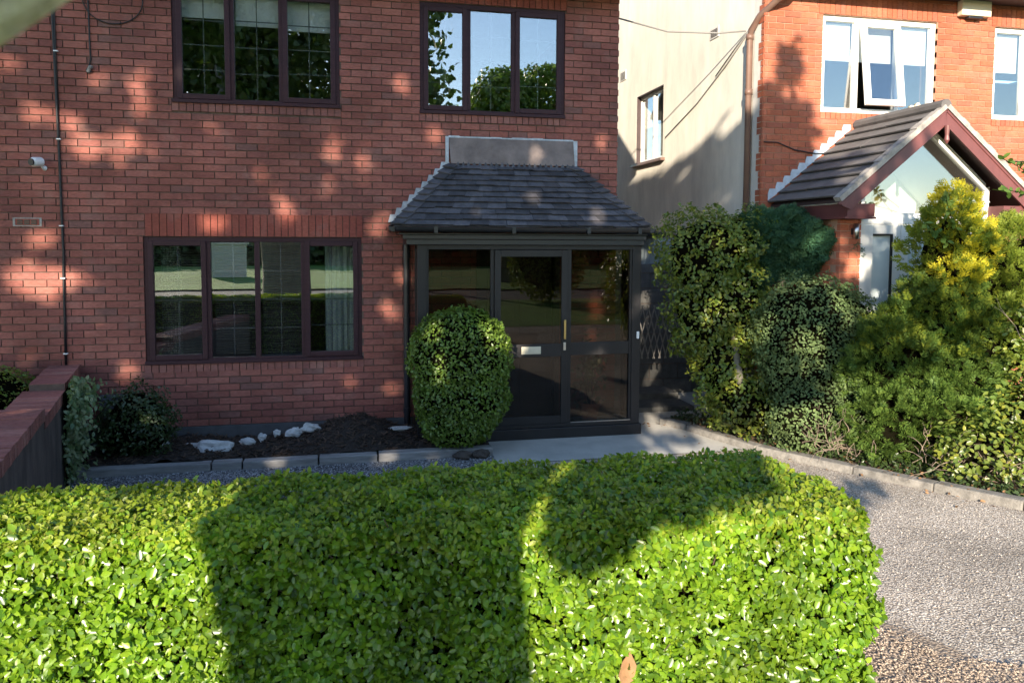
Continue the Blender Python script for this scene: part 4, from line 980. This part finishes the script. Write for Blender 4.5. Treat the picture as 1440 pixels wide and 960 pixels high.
RK = [((-1.38,8.22,.125),(.19,.11,.085),'large pale rock with a ridged top, biggest on the mulch'),((-1.62,8.32,.10),(.11,.08,.05),'flat pale rock touching the left side of the largest rock'),((-1.90,8.36,.13),(.07,.06,.05),'pale rock half hidden by the dark bush'),
      ((-1.08,8.38,.12),(.09,.06,.045),'low flat grey rock right of the largest rock'),((-.93,8.42,.15),(.04,.035,.045),'small round two-toned rock on the mulch'),((-.79,8.46,.185),(.036,.03,.04),'small pointed white rock, smallest on the mulch'),
      ((-.60,8.44,.185),(.09,.055,.055),'mid-sized white triangular rock against the plinth'),((-.42,8.46,.225),(.11,.055,.042),'flat white rock just left of the mulch heap'),((.50,8.40,.18),(.13,.06,.025),'flat pale stone slab by the downpipe')]
for i, (c, r, lb) in enumerate(RK): tag(rock('rock', c, r, 20+i, M['rock']), lb, 'rock', 'pale rocks on the mulch')
for i, (x, lb) in enumerate(((1.14,'left of two dark brown cobbles lying against the pale edging stone'),(1.32,'right of two dark brown cobbles lying against the pale edging stone'))):
    tag(rock('cobble', (x,7.69,.045), (.095,.06,.05), 60+i, pm('dark_cobble%d' % i, (.07,.055,.045), .9, .3, 14, .01, 30)), lb, 'cobble', 'cobbles by the edging')
# meter box in the dark corner
mbx = empty('meter_box', (-2.35, YF, .45), 'dark grey meter box low on the wall behind the dark bush', 'meter box')
MB().box(-2.62,-2.18,YF-.10,YF-.024,.20,.60).build('box', M['plinth'], mbx, bevel=.008); MB().box(-2.58,-2.22,YF-.112,YF-.1005,.23,.57).build('door', M['plinth'], mbx, bevel=.006)

# ---------------------------------------------------------------- plants
def plant(name, lab, cat, lobes, parts, trunk=None, corek=.78, group=None, coremat='twig'):
    """parts: list of (n, size, material, shape, kwargs)"""
    b = lobes[0][0]; root = empty(name, (b[0], b[1], 0), lab, cat, group)
    for i, (n, size, mat, shape, kw) in enumerate(parts):
        lo = kw.pop('lobes', lobes); bl = kw.pop('blob', {}); P, Q = blob(lo, n, **bl)
        leaves(kw.pop('part', 'foliage'), P, Q + np.array(kw.pop('bias', (0, 0, .3))), size, M[mat], root, shape, **kw)
    if corek: core('shade_core', lobes, M[coremat], root, corek)
    if trunk: 
        mb = MB(); 
        for pts, rr in trunk: mb.tube(pts, rr, 8, rough=.08)
        mb.build('trunk', M['bark'], root)
    return root

# clipped round bush before the porch
RB = [((1.14,7.98,1.02),(.56,.44,.54)),((1.16,7.98,.62),(.52,.42,.48)),((1.13,7.98,.36),(.42,.36,.30))]
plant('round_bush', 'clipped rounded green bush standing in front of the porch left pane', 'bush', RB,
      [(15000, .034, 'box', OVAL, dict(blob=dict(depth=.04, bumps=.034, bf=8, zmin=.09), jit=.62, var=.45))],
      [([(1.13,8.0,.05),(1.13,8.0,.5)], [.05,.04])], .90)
# dark bush in the corner
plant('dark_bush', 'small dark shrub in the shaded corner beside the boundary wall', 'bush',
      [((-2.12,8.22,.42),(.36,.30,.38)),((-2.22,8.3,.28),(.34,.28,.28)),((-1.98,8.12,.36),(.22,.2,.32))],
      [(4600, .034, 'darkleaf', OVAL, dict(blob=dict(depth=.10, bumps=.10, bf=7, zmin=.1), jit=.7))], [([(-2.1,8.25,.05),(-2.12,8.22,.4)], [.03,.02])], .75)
# ivy hanging on the boundary wall
root = empty('ivy', (-2.6, 7.9, 0), 'variegated ivy hanging down the garden side of the boundary wall', 'ivy')
m_ = 2600; yy = rng.uniform(7.45, 8.15, m_); zz = .02+.95*rng.beta(1.3, .95, m_); keep = (zz < .98-.35*np.abs(yy-7.8)) ; yy = yy[keep]; zz = zz[keep]
P = np.stack([np.array([xf(y) for y in yy]) + rng.exponential(.05, len(yy))+.005 + .06*np.exp(-((zz-.8)/.2)**2), yy, zz], 1)
leaves('foliage', P, np.tile([.9, -.35, .25], (len(P), 1)), .048, M['ivy'], root, OVAL, jit=.5, droop=(0, 0, -.6))
mb = MB()
for k in range(14):
    y = 7.5+k*.045; mb.tube([(xf(y)+.012,y,.0),(xf(y+.02)+.015,y+.03,.4),(xf(y)+.02,y-.02,.88)], .006, 5)
mb.build('vine', M['twig'], root)
# neighbour box hedge at the far left
HL = [((-3.28,7.7,.70),(.36,.95,.36)),((-3.55,7.7,.66),(.42,1.0,.40)),((-3.70,8.2,.68),(.72,.5,.40)),((-3.9,7.2,.6),(.6,.9,.38))]
plant('box_hedge', 'low dark green hedge on the far side of the boundary wall', 'hedge', HL,
      [(9000, .032, 'box', OVAL, dict(blob=dict(depth=.04, bumps=.03, bf=8), jit=.5))], None, .9)

# front hedge
hedge = empty('garden_hedge', (0, 3, .2), 'long clipped bright green hedge across the foreground', 'hedge')
HX0, HX1, HZ = -3.6, 2.02, 1.235
def hfront(x): return 2.76-.115*x
def hback(x): return 3.46
def hedge_points(n):
    P = np.zeros((n, 3)); Q = np.zeros((n, 3)); k = 0
    kind = rng.choice(4, n, p=[.50, .34, .09, .07])
    x = rng.uniform(HX0, HX1, n); z = rng.uniform(.17, HZ, n)
    yf_ = hfront(x); yb_ = hback(x); t = rng.uniform(0, 1, n); y = yf_+(yb_-yf_)*t
    fr, tp, en, bk = (kind == 0), (kind == 1), (kind == 2), (kind == 3)
    P[:, 0] = np.where(en, HX1, x); P[:, 1] = np.where(fr, yf_, np.where(bk, yb_, y)); P[:, 2] = np.where(tp, HZ, z)
    P[en, 1] = hfront(HX1) + (3.46-hfront(HX1))*t[en]
    Q[fr] = (0, -1, 0); Q[tp] = (0, 0, 1); Q[en] = (1, 0, 0); Q[bk] = (0, 1, 0)
    rr = .075                                            # rounded arrises
    yl = hfront(P[:, 0])
    C = np.stack([np.minimum(P[:, 0], HX1-rr), np.clip(P[:, 1], yl+rr, 3.46-rr), np.minimum(P[:, 2], HZ-rr)], 1)
    v = P-C; l = np.linalg.norm(v, axis=1, keepdims=True); nrm = v/np.maximum(l, 1e-6)
    P = C + nrm*rr; Q = unit(Q*.4+nrm)
    b = (.045*lump(P, 4.5, 1)+.030*lump(P, 11, 2))*(1-.5*np.abs(Q[:, 2]))
    P = P + Q*(b[:, None]) - Q*rng.exponential(.030, n)[:, None]
    return P, Q
P, Q = hedge_points(168000)
hole = lump(P, 8.5, 5)+.5*lump(P, 19, 6); keep = (hole < .66) | (rng.uniform(0, 1, len(P)) < .10) | (P[:, 2] > HZ-.17) | (P[:, 1] > 3.2); P, Q = P[keep], Q[keep]
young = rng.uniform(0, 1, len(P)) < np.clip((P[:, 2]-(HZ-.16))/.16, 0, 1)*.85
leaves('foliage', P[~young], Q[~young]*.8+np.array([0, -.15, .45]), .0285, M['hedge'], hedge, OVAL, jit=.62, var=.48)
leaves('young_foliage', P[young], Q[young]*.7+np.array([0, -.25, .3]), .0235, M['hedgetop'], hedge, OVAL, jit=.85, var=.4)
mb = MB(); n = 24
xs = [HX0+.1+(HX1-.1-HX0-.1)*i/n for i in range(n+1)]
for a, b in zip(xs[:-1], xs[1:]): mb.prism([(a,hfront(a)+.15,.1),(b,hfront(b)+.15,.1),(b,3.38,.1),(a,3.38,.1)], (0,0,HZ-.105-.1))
mb.build('shade_core', M['twig'], hedge)  # solid near-black block: painted shade behind the gaps in the hedge leaves
mb = MB()
for _ in range(260):
    x = random.uniform(-2, HX1); y = hfront(x)+.10; z = random.uniform(.25, 1.15); d = Vector((random.uniform(-.5,.5), -.6, random.uniform(.1, 1))).normalized(); l = random.uniform(.05, .13)
    mb.tube([(x,y,z), tuple(Vector((x,y,z))+d*l*.5), tuple(Vector((x,y,z))+d*l+Vector((random.uniform(-.02,.02),0,.02)))], [.004,.003,.002], 4)
mb.build('twig', pm('brown_twig', (.10,.07,.05), .9, .3, 14), hedge)['kind'] = 'stuff'
dl = leaves('dry_leaf', np.array([[.985,2.60,.60]]), np.array([[.2,-1,.2]]), .10, M['deadleaf'], None, OVAL, jit=.05); tag(dl, 'single curled brown dead leaf caught on the front of the hedge', 'leaf')

# right-hand border shrubs
S1 = [((4.02,8.2,2.10),(.60,.42,.58)),((4.35,7.75,.42),(.42,.34,.40)),((4.02,8.15,1.45),(.46,.40,.62)),((4.50,8.25,2.25),(.40,.40,.38)),((4.22,8.05,.78),(.36,.34,.60)),((4.42,8.1,1.5),(.42,.4,.6))]
plant('evergreen_shrub', 'tall broadleaf shrub with yellow-green leaves right of the porch', 'shrub', S1,
      [(14500, .047, 'euon', OVAL, dict(blob=dict(depth=.10, bumps=.12, bf=5, zmin=.12, gaps=6.5), jit=.65))],
      [([(4.62,7.9,.05),(4.45,7.78,.35),(4.28,7.75,.7),(4.3,8.0,1.3)], [.05,.045,.04,.03]), ([(4.70,7.95,.05),(4.6,8.1,.8),(4.5,8.2,1.6)], [.05,.04,.03])], .70)
S2 = [((4.95,8.2,2.36),(.50,.36,.26)),((5.38,8.02,2.25),(.42,.28,.19)),((5.64,7.88,2.18),(.26,.18,.10)),((4.75,8.3,2.1),(.3,.3,.35)),((5.25,8.2,2.02),(.34,.26,.14))]
plant('juniper', 'dark blue-green feathery juniper reaching in front of the neighbour porch', 'conifer', S2,
      [(9500, .095, 'juniper', SPRAY2, dict(along=True, jit=.4, bias=(.95, -.3, .12), blob=dict(depth=.14, bumps=.09, bf=6, zmin=1.7)))],
      [([(5.0,8.35,.05),(5.0,8.3,1.2),(5.15,8.25,2.1),(5.7,8.0,2.17)], [.06,.05,.035,.012])], .62)
S3 = [((4.93,7.45,1.26),(.66,.50,.66)),((4.95,7.4,.85),(.60,.5,.62)),((4.80,7.1,.42),(.50,.36,.42)),((5.2,6.95,.40),(.45,.34,.40)),((5.28,7.4,1.25),(.42,.40,.56))]
plant('rounded_shrub', 'rounded grey-green small-leaved shrub in the middle of the right border', 'shrub', S3,
      [(19000, .034, 'heath', OVAL, dict(jit=.6, bias=(0, 0, .35), blob=dict(depth=.06, bumps=.07, bf=6, zmin=.06)))],
      None, .86)
mb = MB(); 
for (bx_, by_) in ((4.85,6.95),(5.0,6.9),(5.15,6.95),(4.7,7.05)): twigs(mb, (bx_,by_-.2,.22), 18, (.45,.4), .46, .004, .3, .45)
r3 = mb.build('dead_branches', M['paletwig']); r3['kind'] = 'stuff'; tag(r3, 'tangle of bare pale twigs at the foot of the rounded shrub', 'branches')
S4 = [((6.00,6.75,2.12),(.34,.32,.62)),((5.98,6.7,1.40),(.46,.42,.50)),((5.45,6.75,.95),(.46,.42,.60)),((6.45,6.75,1.85),(.55,.42,.60)),((6.9,6.7,1.9),(.55,.42,.62)),((5.95,6.5,.75),(.5,.38,.6)),((5.30,6.55,.42),(.42,.34,.42)),((5.65,6.3,.45),(.46,.36,.45)),((6.3,6.5,1.2),(.55,.4,.5))]
plant('golden_conifer', 'golden green conifer with a bright yellow tip at the right edge', 'conifer', S4,
      [(9500, .10, 'golden', SPRAY2, dict(along=True, jit=.5, bias=(0, -.2, .7), lobes=S4, blob=dict(depth=.12, bumps=.16, bf=5, zmin=1.15, gaps=5.5))),
       (8500, .10, 'conifer', SPRAY2, dict(along=True, jit=.5, bias=(0, -.3, .35), lobes=[S4[1], S4[2], S4[5], S4[6], S4[7]], blob=dict(depth=.14, bumps=.17, bf=5, zmin=.15, gaps=5.5))),
       (900, .085, 'gold2', SPRAY2, dict(part='yellow_tip', along=True, jit=.5, bias=(0, -.2, .8), lobes=[((6.02,6.66,2.45),(.20,.22,.42)),((6.22,6.6,2.22),(.18,.2,.28)),((5.98,6.5,1.95),(.2,.2,.16))], blob=dict(depth=.1, bumps=.08, bf=6, zmin=1.6)))],
      [([(6.1,6.8,.1),(6.0,6.8,1.3),(6.02,6.75,2.4)], [.08,.06,.015])], .66)
S5 = [((6.35,5.95,.62),(.62,.42,.48)),((5.60,5.75,.36),(.45,.32,.36)),((6.05,5.45,.36),(.48,.32,.36)),((6.5,5.35,.5),(.5,.36,.45)),((6.8,5.8,.95),(.5,.4,.42)),((5.95,6.05,.40),(.45,.36,.36)),((6.95,5.9,1.35),(.4,.35,.35)),((6.55,6.3,1.25),(.5,.4,.5)),((7.0,6.4,1.1),(.5,.4,.7))]
root5 = plant('sprawling_shrub', 'loose sunlit shrub with pale leaf tips and bare stems low at the right edge', 'shrub', S5,
      [(11500, .050, 'euon', OVAL, dict(jit=.55, bias=(-.1, -.3, .8), blob=dict(depth=.20, bumps=.14, bf=6, zmin=.16, gaps=6), lobes=S5))], None, .45)
mb = MB(); twigs(mb, (6.45,5.85,1.40), 60, (.5,.35), .5, .0045, .2, .4); twigs(mb, (5.45,5.85,.25), 30, (.4,.35), .45, .0038, .15, .45); twigs(mb, (5.75,5.5,.25), 26, (.5,.35), .4, .0038, .1, .45); twigs(mb, (6.35,5.15,.30), 26, (.5,.3), .4, .0038, .1, .45); twigs(mb, (5.35,6.1,.25), 18, (.3,.3), .4, .004, .2, .4)
mb.build('bare_stem', M['paletwig'], root5)['kind'] = 'stuff'
# low ivy and dry leaves along the kerb
P, Q = [], []
for _ in range(1900):
    t = random.random(); i = min(5, int(t*6)); a, b = KERB[i], KERB[i+1]; s = t*6-i; o_ = .17+abs(random.gauss(0, .22))
    x = a[0]+(b[0]-a[0])*s+o_; y = a[1]+(b[1]-a[1])*s+o_*.35; P.append((x, y, gz(y)+.04+random.uniform(0, .16)*min(1, o_*2)))
P = np.array(P); g = leaves('ground_ivy', P, np.tile([0, -.4, .8], (len(P), 1)), .045, M['darkleaf'], None, OVAL, jit=.5); tag(g, 'low dark ivy creeping behind the driveway kerb', 'ivy', kind='stuff')
P = P[:900] + rng.normal(0, .07, (900, 3))*np.array([1, 1, 0]); P[:140, 0] -= rng.uniform(.1, .55, 140);  P[:, 2] = [gz(y)+(.008 if i < 140 else .035)+random.uniform(0, .012) for i, y in enumerate(P[:, 1])]; P[:140, 2] += .07*(np.array([np.interp(-y, [-8.4, -7.36, -6.35, -5.66, -5.03], [3.92, 4.25, 4.70, 5.0, 5.3]) for y in P[:140, 1]]) < P[:140, 0])
g = leaves('leaf_litter', P, np.tile([0, 0, 1.], (900, 1)), .038, M['deadleaf'], None, OVAL, jit=.35); tag(g, 'dry brown leaves scattered along the driveway kerb', 'leaves', kind='stuff')
# overhanging spray of leaves from the right
sp = empty('overhanging_branch', (6.9, 6.4, 2.8), 'thin leafy spray poking in from the right in front of the neighbour porch', 'branch')
mb = MB(); SPL = []
for (p0, p1, p2) in (((7.1,6.5,2.72),(6.75,6.48,2.98),(6.36,6.45,3.10)),((7.1,6.5,2.65),(6.7,6.45,2.80),(6.28,6.4,2.78)),((7.05,6.5,2.6),(6.8,6.45,2.9),(6.62,6.4,3.14)),((6.1,6.55,2.2),(5.75,6.45,2.5),(5.68,6.4,2.72)),((6.1,6.55,2.1),(5.6,6.4,2.35),(5.42,6.35,2.45))):
    p0, p1, p2 = map(Vector, (p0, p1, p2)); pts = [p0.lerp(p1, s).lerp(p1.lerp(p2, s), s) for s in np.linspace(0, 1, 9)]; mb.tube(pts, [.007-.0006*i for i in range(9)], 5)
    for s in np.linspace(.35, 1, 26): SPL.append(tuple(p0.lerp(p1, s).lerp(p1.lerp(p2, s), s)))
mb.build('stem', M['twig'], sp); leaves('foliage', np.array(SPL), np.tile([-.3, -.5, .5], (len(SPL), 1)), .075, M['conifer'], sp, OVAL, jit=.7)

# shrub nearer the street on the right, seen only in the porch door glass
S6 = [((5.9,2.2,1.3),(.8,.8,1.0)),((6.3,1.0,1.4),(.9,.9,1.1)),((5.8,2.6,2.2),(.6,.6,.7))]
plant('laurel_bush', 'tall glossy shrub nearer the street, mirrored in the porch door glass', 'shrub', S6,
      [(5000, .085, 'euon', OVAL, dict(blob=dict(depth=.10, bumps=.12, bf=4), jit=.6))], None, .72)

# ---------------------------------------------------------------- street trees: they shade the house
TX, TZ = math.tan(R(SUN_AZ)), math.tan(R(SUN_EL))/math.cos(R(SUN_AZ))
def s2w(X0, z0, y): return X0 + TX*y, z0 - TZ*y
# openings in the canopy through which single sunbeams reach the facade: (x, z on a wall plane y, half-width, half-height)
SPOTS = []
def spot(px, py, rx, rz=None, Yp=YF):
    # where a sun fleck lies on the plane y=Yp
    dx, dy = (px-720)/1070, (py-405.8)/1070
    d = f + r2*dx - u2*dy; t = Yp/d.y; X = d.x*t; Z = 2.27+d.z*t; k = d.length*t/1070
    rz = rx if rz is None else rz
    SPOTS.append((X-TX*Yp, Z+TZ*Yp, rx*t/1070*1.2, rz*t/1070*1.2))
for a in [(13,90,14,8),(197,112,8,13),(198,146,8),(133,108,6),(40,150,9,5),(67,157,15,6),(97,163,9,7),(120,200,17,12),(175,200,14),(170,218,7),(217,207,8,5),(290,180,13,8),(370,237,7),(403,293,8,10),(375,272,7),(302,312,9),(462,213,7),(463,258,7),(477,181,5),
          (568,115,8),(510,228,8,13),(618,187,9),(842,200,8,11),(538,308,11),(755,222,8,10),(10,393,12,9),(70,392,30,14),(60,405,14,8),(33,363,7),(123,383,7),(37,502,9),(180,520,9,11),(432,558,9,15),(417,587,15,10),(63,333,17,5),
          (557,383,8,10),(523,412,11),(548,430,7),(550,542,7),(487,530,6),(835,425,11,14),(830,470,9,8),(322,365,5),(140,440,5),(255,95,5)]: spot(*a)
for a in [(747,276,9),(673,301,7),(643,303,7),(843,308,9),(770,250,5)]: spot(*a, Yp=8.45)
for a in [(620,512,10,20),(695,460,30,26),(650,440,40,7),(612,454,16,10),(650,446,44,12),(640,470,6,5)]: spot(*a, Yp=7.6)
for a in [(403,648,10,9),(243,660,9,8),(898,425,6,22),(840,487,11,8),(725,603,9,10),(555,642,8,5),(620,640,9,5),(825,507,6)]: spot(*a, Yp=8.0)
for a in [(945,600,14,5),(925,590,10,4),(1000,618,20,6),(905,612,8,4)]: spot(*a, Yp=8.3)
for a in [(20,608,14,7),(60,566,20,5),(78,536,9,3)]: spot(*a, Yp=6.6)
# upper edge of the shade on the right (sun-plane coordinates)
EDGEW = [(5.15,13.91,3.40),(5.15,12.15,3.45),(5.15,10.0,3.98),(5.15,9.08,3.95),(5.34,8.9,4.71),(5.61,8.9,4.86),(5.71,8.9,4.06),(5.94,8.9,3.56),(6.24,8.9,3.06),(6.34,7.5,3.59),(6.49,7.5,2.84),(6.74,7.5,2.04)]
EDGE = [(-11,9.0),(-.5,8.8)] + [(x-TX*y, z+TZ*y) for x, y, z in EDGEW]
SH = -(TX-.325)*8.9
ex, ez = np.array(EDGE).T
def canopy(n, x0, x1, y0, y1, zlo=2.5):
    X0 = rng.uniform(x0, x1, n*3); z0 = rng.uniform(zlo, 9, n*3); keep = z0 < np.interp(X0, ex, ez)+.13*lump(np.stack([X0, z0, X0*0], 1), 7)-rng.exponential(.10, n*3)*(X0 > SH+.4)
    keep &= z0 > zlo+.12*lump(np.stack([X0, z0*0, X0*0], 1), 5)
    # thinner to the right of the house
    dens = np.interp(X0-SH, [.3, 1.0, 2.0, 3.2, 4.3], [1, .55, .48, .34, .10]); strip = np.clip((lump(np.stack([X0*0, z0*1.3+X0*.8, X0*0], 1), 4.2, 9)+.55)*1.4, .12, .92); dens = np.where((X0 > .4+SH) & (z0 > 5.3) & (z0 < 7.8) & (X0 < 3.0+SH), strip, dens)
    lo = np.interp(X0-SH, [.3, 1.0, 2.2, 3.0], [2.5, 2.75, 2.9, 3.3]); keep &= z0 > lo
    cl = .5+.5*lump(np.stack([X0, z0, X0*0], 1), 3.3, 4); dens = np.where(X0 > .6+SH, np.where((z0 > 5.3) & (X0 < 3.0+SH), dens, dens*np.clip(cl*2-.35, 0, 1)), dens)
    keep &= rng.uniform(0, 1, n*3) < dens
    for cx, cz, rx, rz in SPOTS:
        keep &= ((X0-cx)/(rx+.075))**2 + ((z0-cz)/(rz+.075))**2 > 1
    X0, z0 = X0[keep][:n], z0[keep][:n]; y = rng.uniform(y0, y1, len(X0)); x, z = s2w(X0, z0, y)
    return np.stack([x, y, z], 1)
LEAFN = np.array([-TX*.5, -.6, .5])
tA = empty('street_tree', (-1.3, -1.6, .3), 'broad old street tree whose limb crosses the top left corner', 'tree')
mb = MB(); fork = (-1.36,-1.6,2.95); TSH = -(TX-.325)*4.35
mb.tube([(-1.20,-1.6,.1),(-1.24,-1.6,.6),(-1.27,-1.6,1.4),(-1.30,-1.6,2.2),(-1.36,-1.6,2.75),fork], [.72,.60,.56,.545,.57,.60], 20, rough=.05)
mb.tube([(-1.6,-1.6,2.75),(-2.1,-2.0,3.7),(-2.7,-2.8,5.2),(-3.1,-3.6,7)], [.36,.28,.2,.08], 12, rough=.06)
mb.tube([(-1.15,-1.6,2.8),(-1.0,-2.0,3.8),(-.6,-2.8,5.2),(.3,-3.4,7)], [.36,.27,.18,.07], 12, rough=.06)
mb.tube([(-1.3,-1.7,2.9),(-1.6,-2.6,4.6),(-1.7,-3.4,6.8),(-1.7,-3.8,8.4)], [.34,.26,.17,.06], 12, rough=.06)
mb.tube([(-.6,-2.8,5.2),(.6,-3.0,5.9),(1.7,-3.0,6.3)], [.14,.08,.03], 8, rough=.06)
mb.v = [(x+TSH, y, z) for x, y, z in mb.v]
mb.build('trunk', M['bark'], tA, smooth=True)
# the low limb over the camera's left shoulder
mb = MB(); mb.tube([(-1.40,-1.45,2.75),(-.9,-.7,2.55),(-.55,.05,2.38),(-.30,.34,2.36),(-.195,.42,2.405),(-.155,.435,2.442),(-.06,.50,2.56),(.1,.6,2.85)], [.12,.085,.06,.052,.050,.048,.040,.02], 14, rough=.05)
mb.build('limb', M['limbbark'], tA, smooth=True)
P = canopy(15500, -2.2, 4.0, -5.2, -1.4)
leaves('crown', P, np.tile(LEAFN, (len(P), 1)), .15, M['treeleaf'], tA, BROAD, jit=.55, droop=(0, 0, -.8))
# low leafy spray whose shadow falls on the hedge top
poly = [(-.14,2.22),(-.12,2.02),(.04,1.95),(.12,2.03),(.40,2.14),(.76,2.20),(.86,2.40),(.0,2.44),(-.08,2.34)]
poly = [(x-(TX-.325)*3.0, z+(TZ-.3416)*3.0) for x, z in poly]
def inside(x, z):
    c = False; j = len(poly)-1
    for i in range(len(poly)):
        (a, b), (p, q_) = poly[i], poly[j]
        if (b > z) != (q_ > z) and x < (p-a)*(z-b)/(q_-b)+a: c = not c
        j = i
    return c
PP = []
while len(PP) < 620:
    X0, z0 = random.uniform(-.5, .9), random.uniform(1.9, 2.55)
    if inside(X0, z0) and random.random() < .9: y = random.uniform(-2.3, -1.5); x, z = s2w(X0, z0, y); PP.append((x, y, z))
leaves('low_spray', np.array(PP), np.tile(LEAFN, (len(PP), 1)), .09, M['treeleaf'], tA, BROAD, jit=.5)
mb = MB(); x, z = s2w(.0, 2.1, -1.9); mb.tube([(-.9,-2.2,4.0),(-.2,-2.1,3.2),(x+.3,-1.95,z+.35),(x,-1.9,z)], [.06,.03,.018,.008], 7); mb.build('branch', M['bark'], tA)
tB = empty('street_tree', (-7.3, -6.6, .3), 'leafy street tree on the verge opposite, mirrored in the left upper window', 'tree')
mb = MB(); mb.tube([(-7.3,-6.6,.1),(-7.28,-6.6,1.2),(-7.2,-6.6,3.2),(-6.9,-6.6,5.2)], [.42,.33,.28,.24], 16, rough=.06)
for a in [(-9.0,-6.2,8.2),(-7.6,-8.8,9.6),(-3.6,-6.0,8.8),(-4.6,-8.4,10.2),(-8.4,-5.2,6.6),(-3.2,-7.6,7.4)]:
    mb.tube([(-7.0,-6.6,4.4+random.uniform(0,.8)), tuple(Vector((-6.9,-6.6,5.2)).lerp(Vector(a), .5)+Vector((0,0,.4))), a], [.17,.10,.03], 9, rough=.06)
mb.build('trunk', M['bark'], tB, smooth=True)
P = canopy(34500, -8.1, -.8, -9.8, -4.6)
leaves('crown', P, np.tile(LEAFN, (len(P), 1)), .155, M['treeleaf'], tB, BROAD, jit=.55, droop=(0, 0, -.8))
# spray of the crown that shades a strip of the drive
PP = []
cx, cz = 4.45-TX*5.75, .07+TZ*5.75
while len(PP) < 70:
    a, r = random.uniform(0, 6.28), random.random()**.5; X0, z0 = cx-.12+.30*r*math.cos(a), cz+.09*r*math.sin(a)+.05*math.cos(a); y = random.uniform(-2.6, -2.0); x, z = s2w(X0, z0, y); PP.append((x, y, z))
leaves('foliage', np.array(PP), np.tile(LEAFN, (len(PP), 1)), .085, M['treeleaf'], tA, BROAD, jit=.6)
x, z = s2w(cx, cz, -2.3); MB().tube([(1.7,-3.0,6.3),(1.75,-2.7,5.2),(x+.15,-2.4,z+.8),(x,-2.3,z)], [.03,.02,.012,.006], 6).build('branch', M['bark'], tA)
S7 = [((6.0,-6.3,1.7),(1.25,1.0,1.35)),((6.6,-6.0,2.6),(.9,.8,.9)),((5.4,-6.4,2.5),(.8,.8,.9))]
plant('evergreen_bush', 'large speckled evergreen bush on the verge, mirrored in the porch door', 'bush', S7, [(5200, .12, 'euon', OVAL, dict(blob=dict(depth=.10, bumps=.15, bf=3, zmin=.4), jit=.7))], None, .75)
tC = empty('slender_tree', (2.2, -13.2, .4), 'slender big-leaved tree across the road, mirrored at the left of the right upper window', 'tree')
MB().tube([(2.2,-13.2,.3),(2.25,-13.1,4),(2.5,-12.8,8),(2.7,-12.6,11)], [.16,.13,.09,.03], 10).build('trunk', M['bark'], tC)
P, Q = blob([((2.55,-12.6,9.6),(1.35,1.1,2.4)),((3.1,-12.5,8.0),(.9,.8,1.2)),((3.0,-12.4,11.2),(1.1,.8,.9))], 950, depth=.4, bumps=.35, bf=2.2); leaves('crown', P, Q, .25, M['treeleaf'], tC, BROAD, jit=.8)
# trees and hedge across the green
for (x, y, h, rr, lb) in ((6.9,-17,9.9,1.6,'round green tree across the road, mirrored low in the right upper window'),(9.4,-18,10.5,1.8,'taller round green tree across the road beside another of its kind')):
    root = empty('round_tree', (x, y, .4), lb, 'tree', 'trees across the road')
    lo = [((x,y,h-rr),(rr,rr,rr*1.05)),((x+.8,y+.3,h-rr*1.6),(rr*.9,rr*.9,rr*.9)),((x-1.0,y,h-rr*1.7),(rr*.8,rr*.8,rr*.8))]
    P, Q = blob(lo, 8500, depth=.16, bumps=.35, bf=2); leaves('crown', P, Q, .18, M['box'], root, BROAD, jit=.7)
    MB().tube([(x,y,.3),(x,y,2.5),(x+.1,y,h-rr)], [.28,.2,.1], 10).build('trunk', M['bark'], root)
fh = []
for i in range(22): fh.append(((-38+i*4.2, -35+random.uniform(-1, 1), 1.2+random.uniform(0, .4)), (3.2, 1.6, 1.5+random.uniform(-.2, .5))))
root = empty('far_hedge', (0, -35, 1), 'dark belt of trees and bushes at the far side of the green', 'hedge')
P, Q = blob(fh, 16000, depth=.10, bumps=.4, bf=1.3); leaves('foliage', P, Q, .34, M['farleaf'], root, BROAD, jit=.7); core('shade_core', fh, M['twig'], root, .85)
gw = MB(); gw.box(-6.5,-4.9,-21.2,-20.9,.3,2.0).box(-6.6,-4.8,-21.25,-20.85,2.0,2.1); tag(gw.build('garden_wall', M['whiterender'], bevel=.02), 'pale rendered garden wall beyond the green, mirrored between the blinds', 'wall')
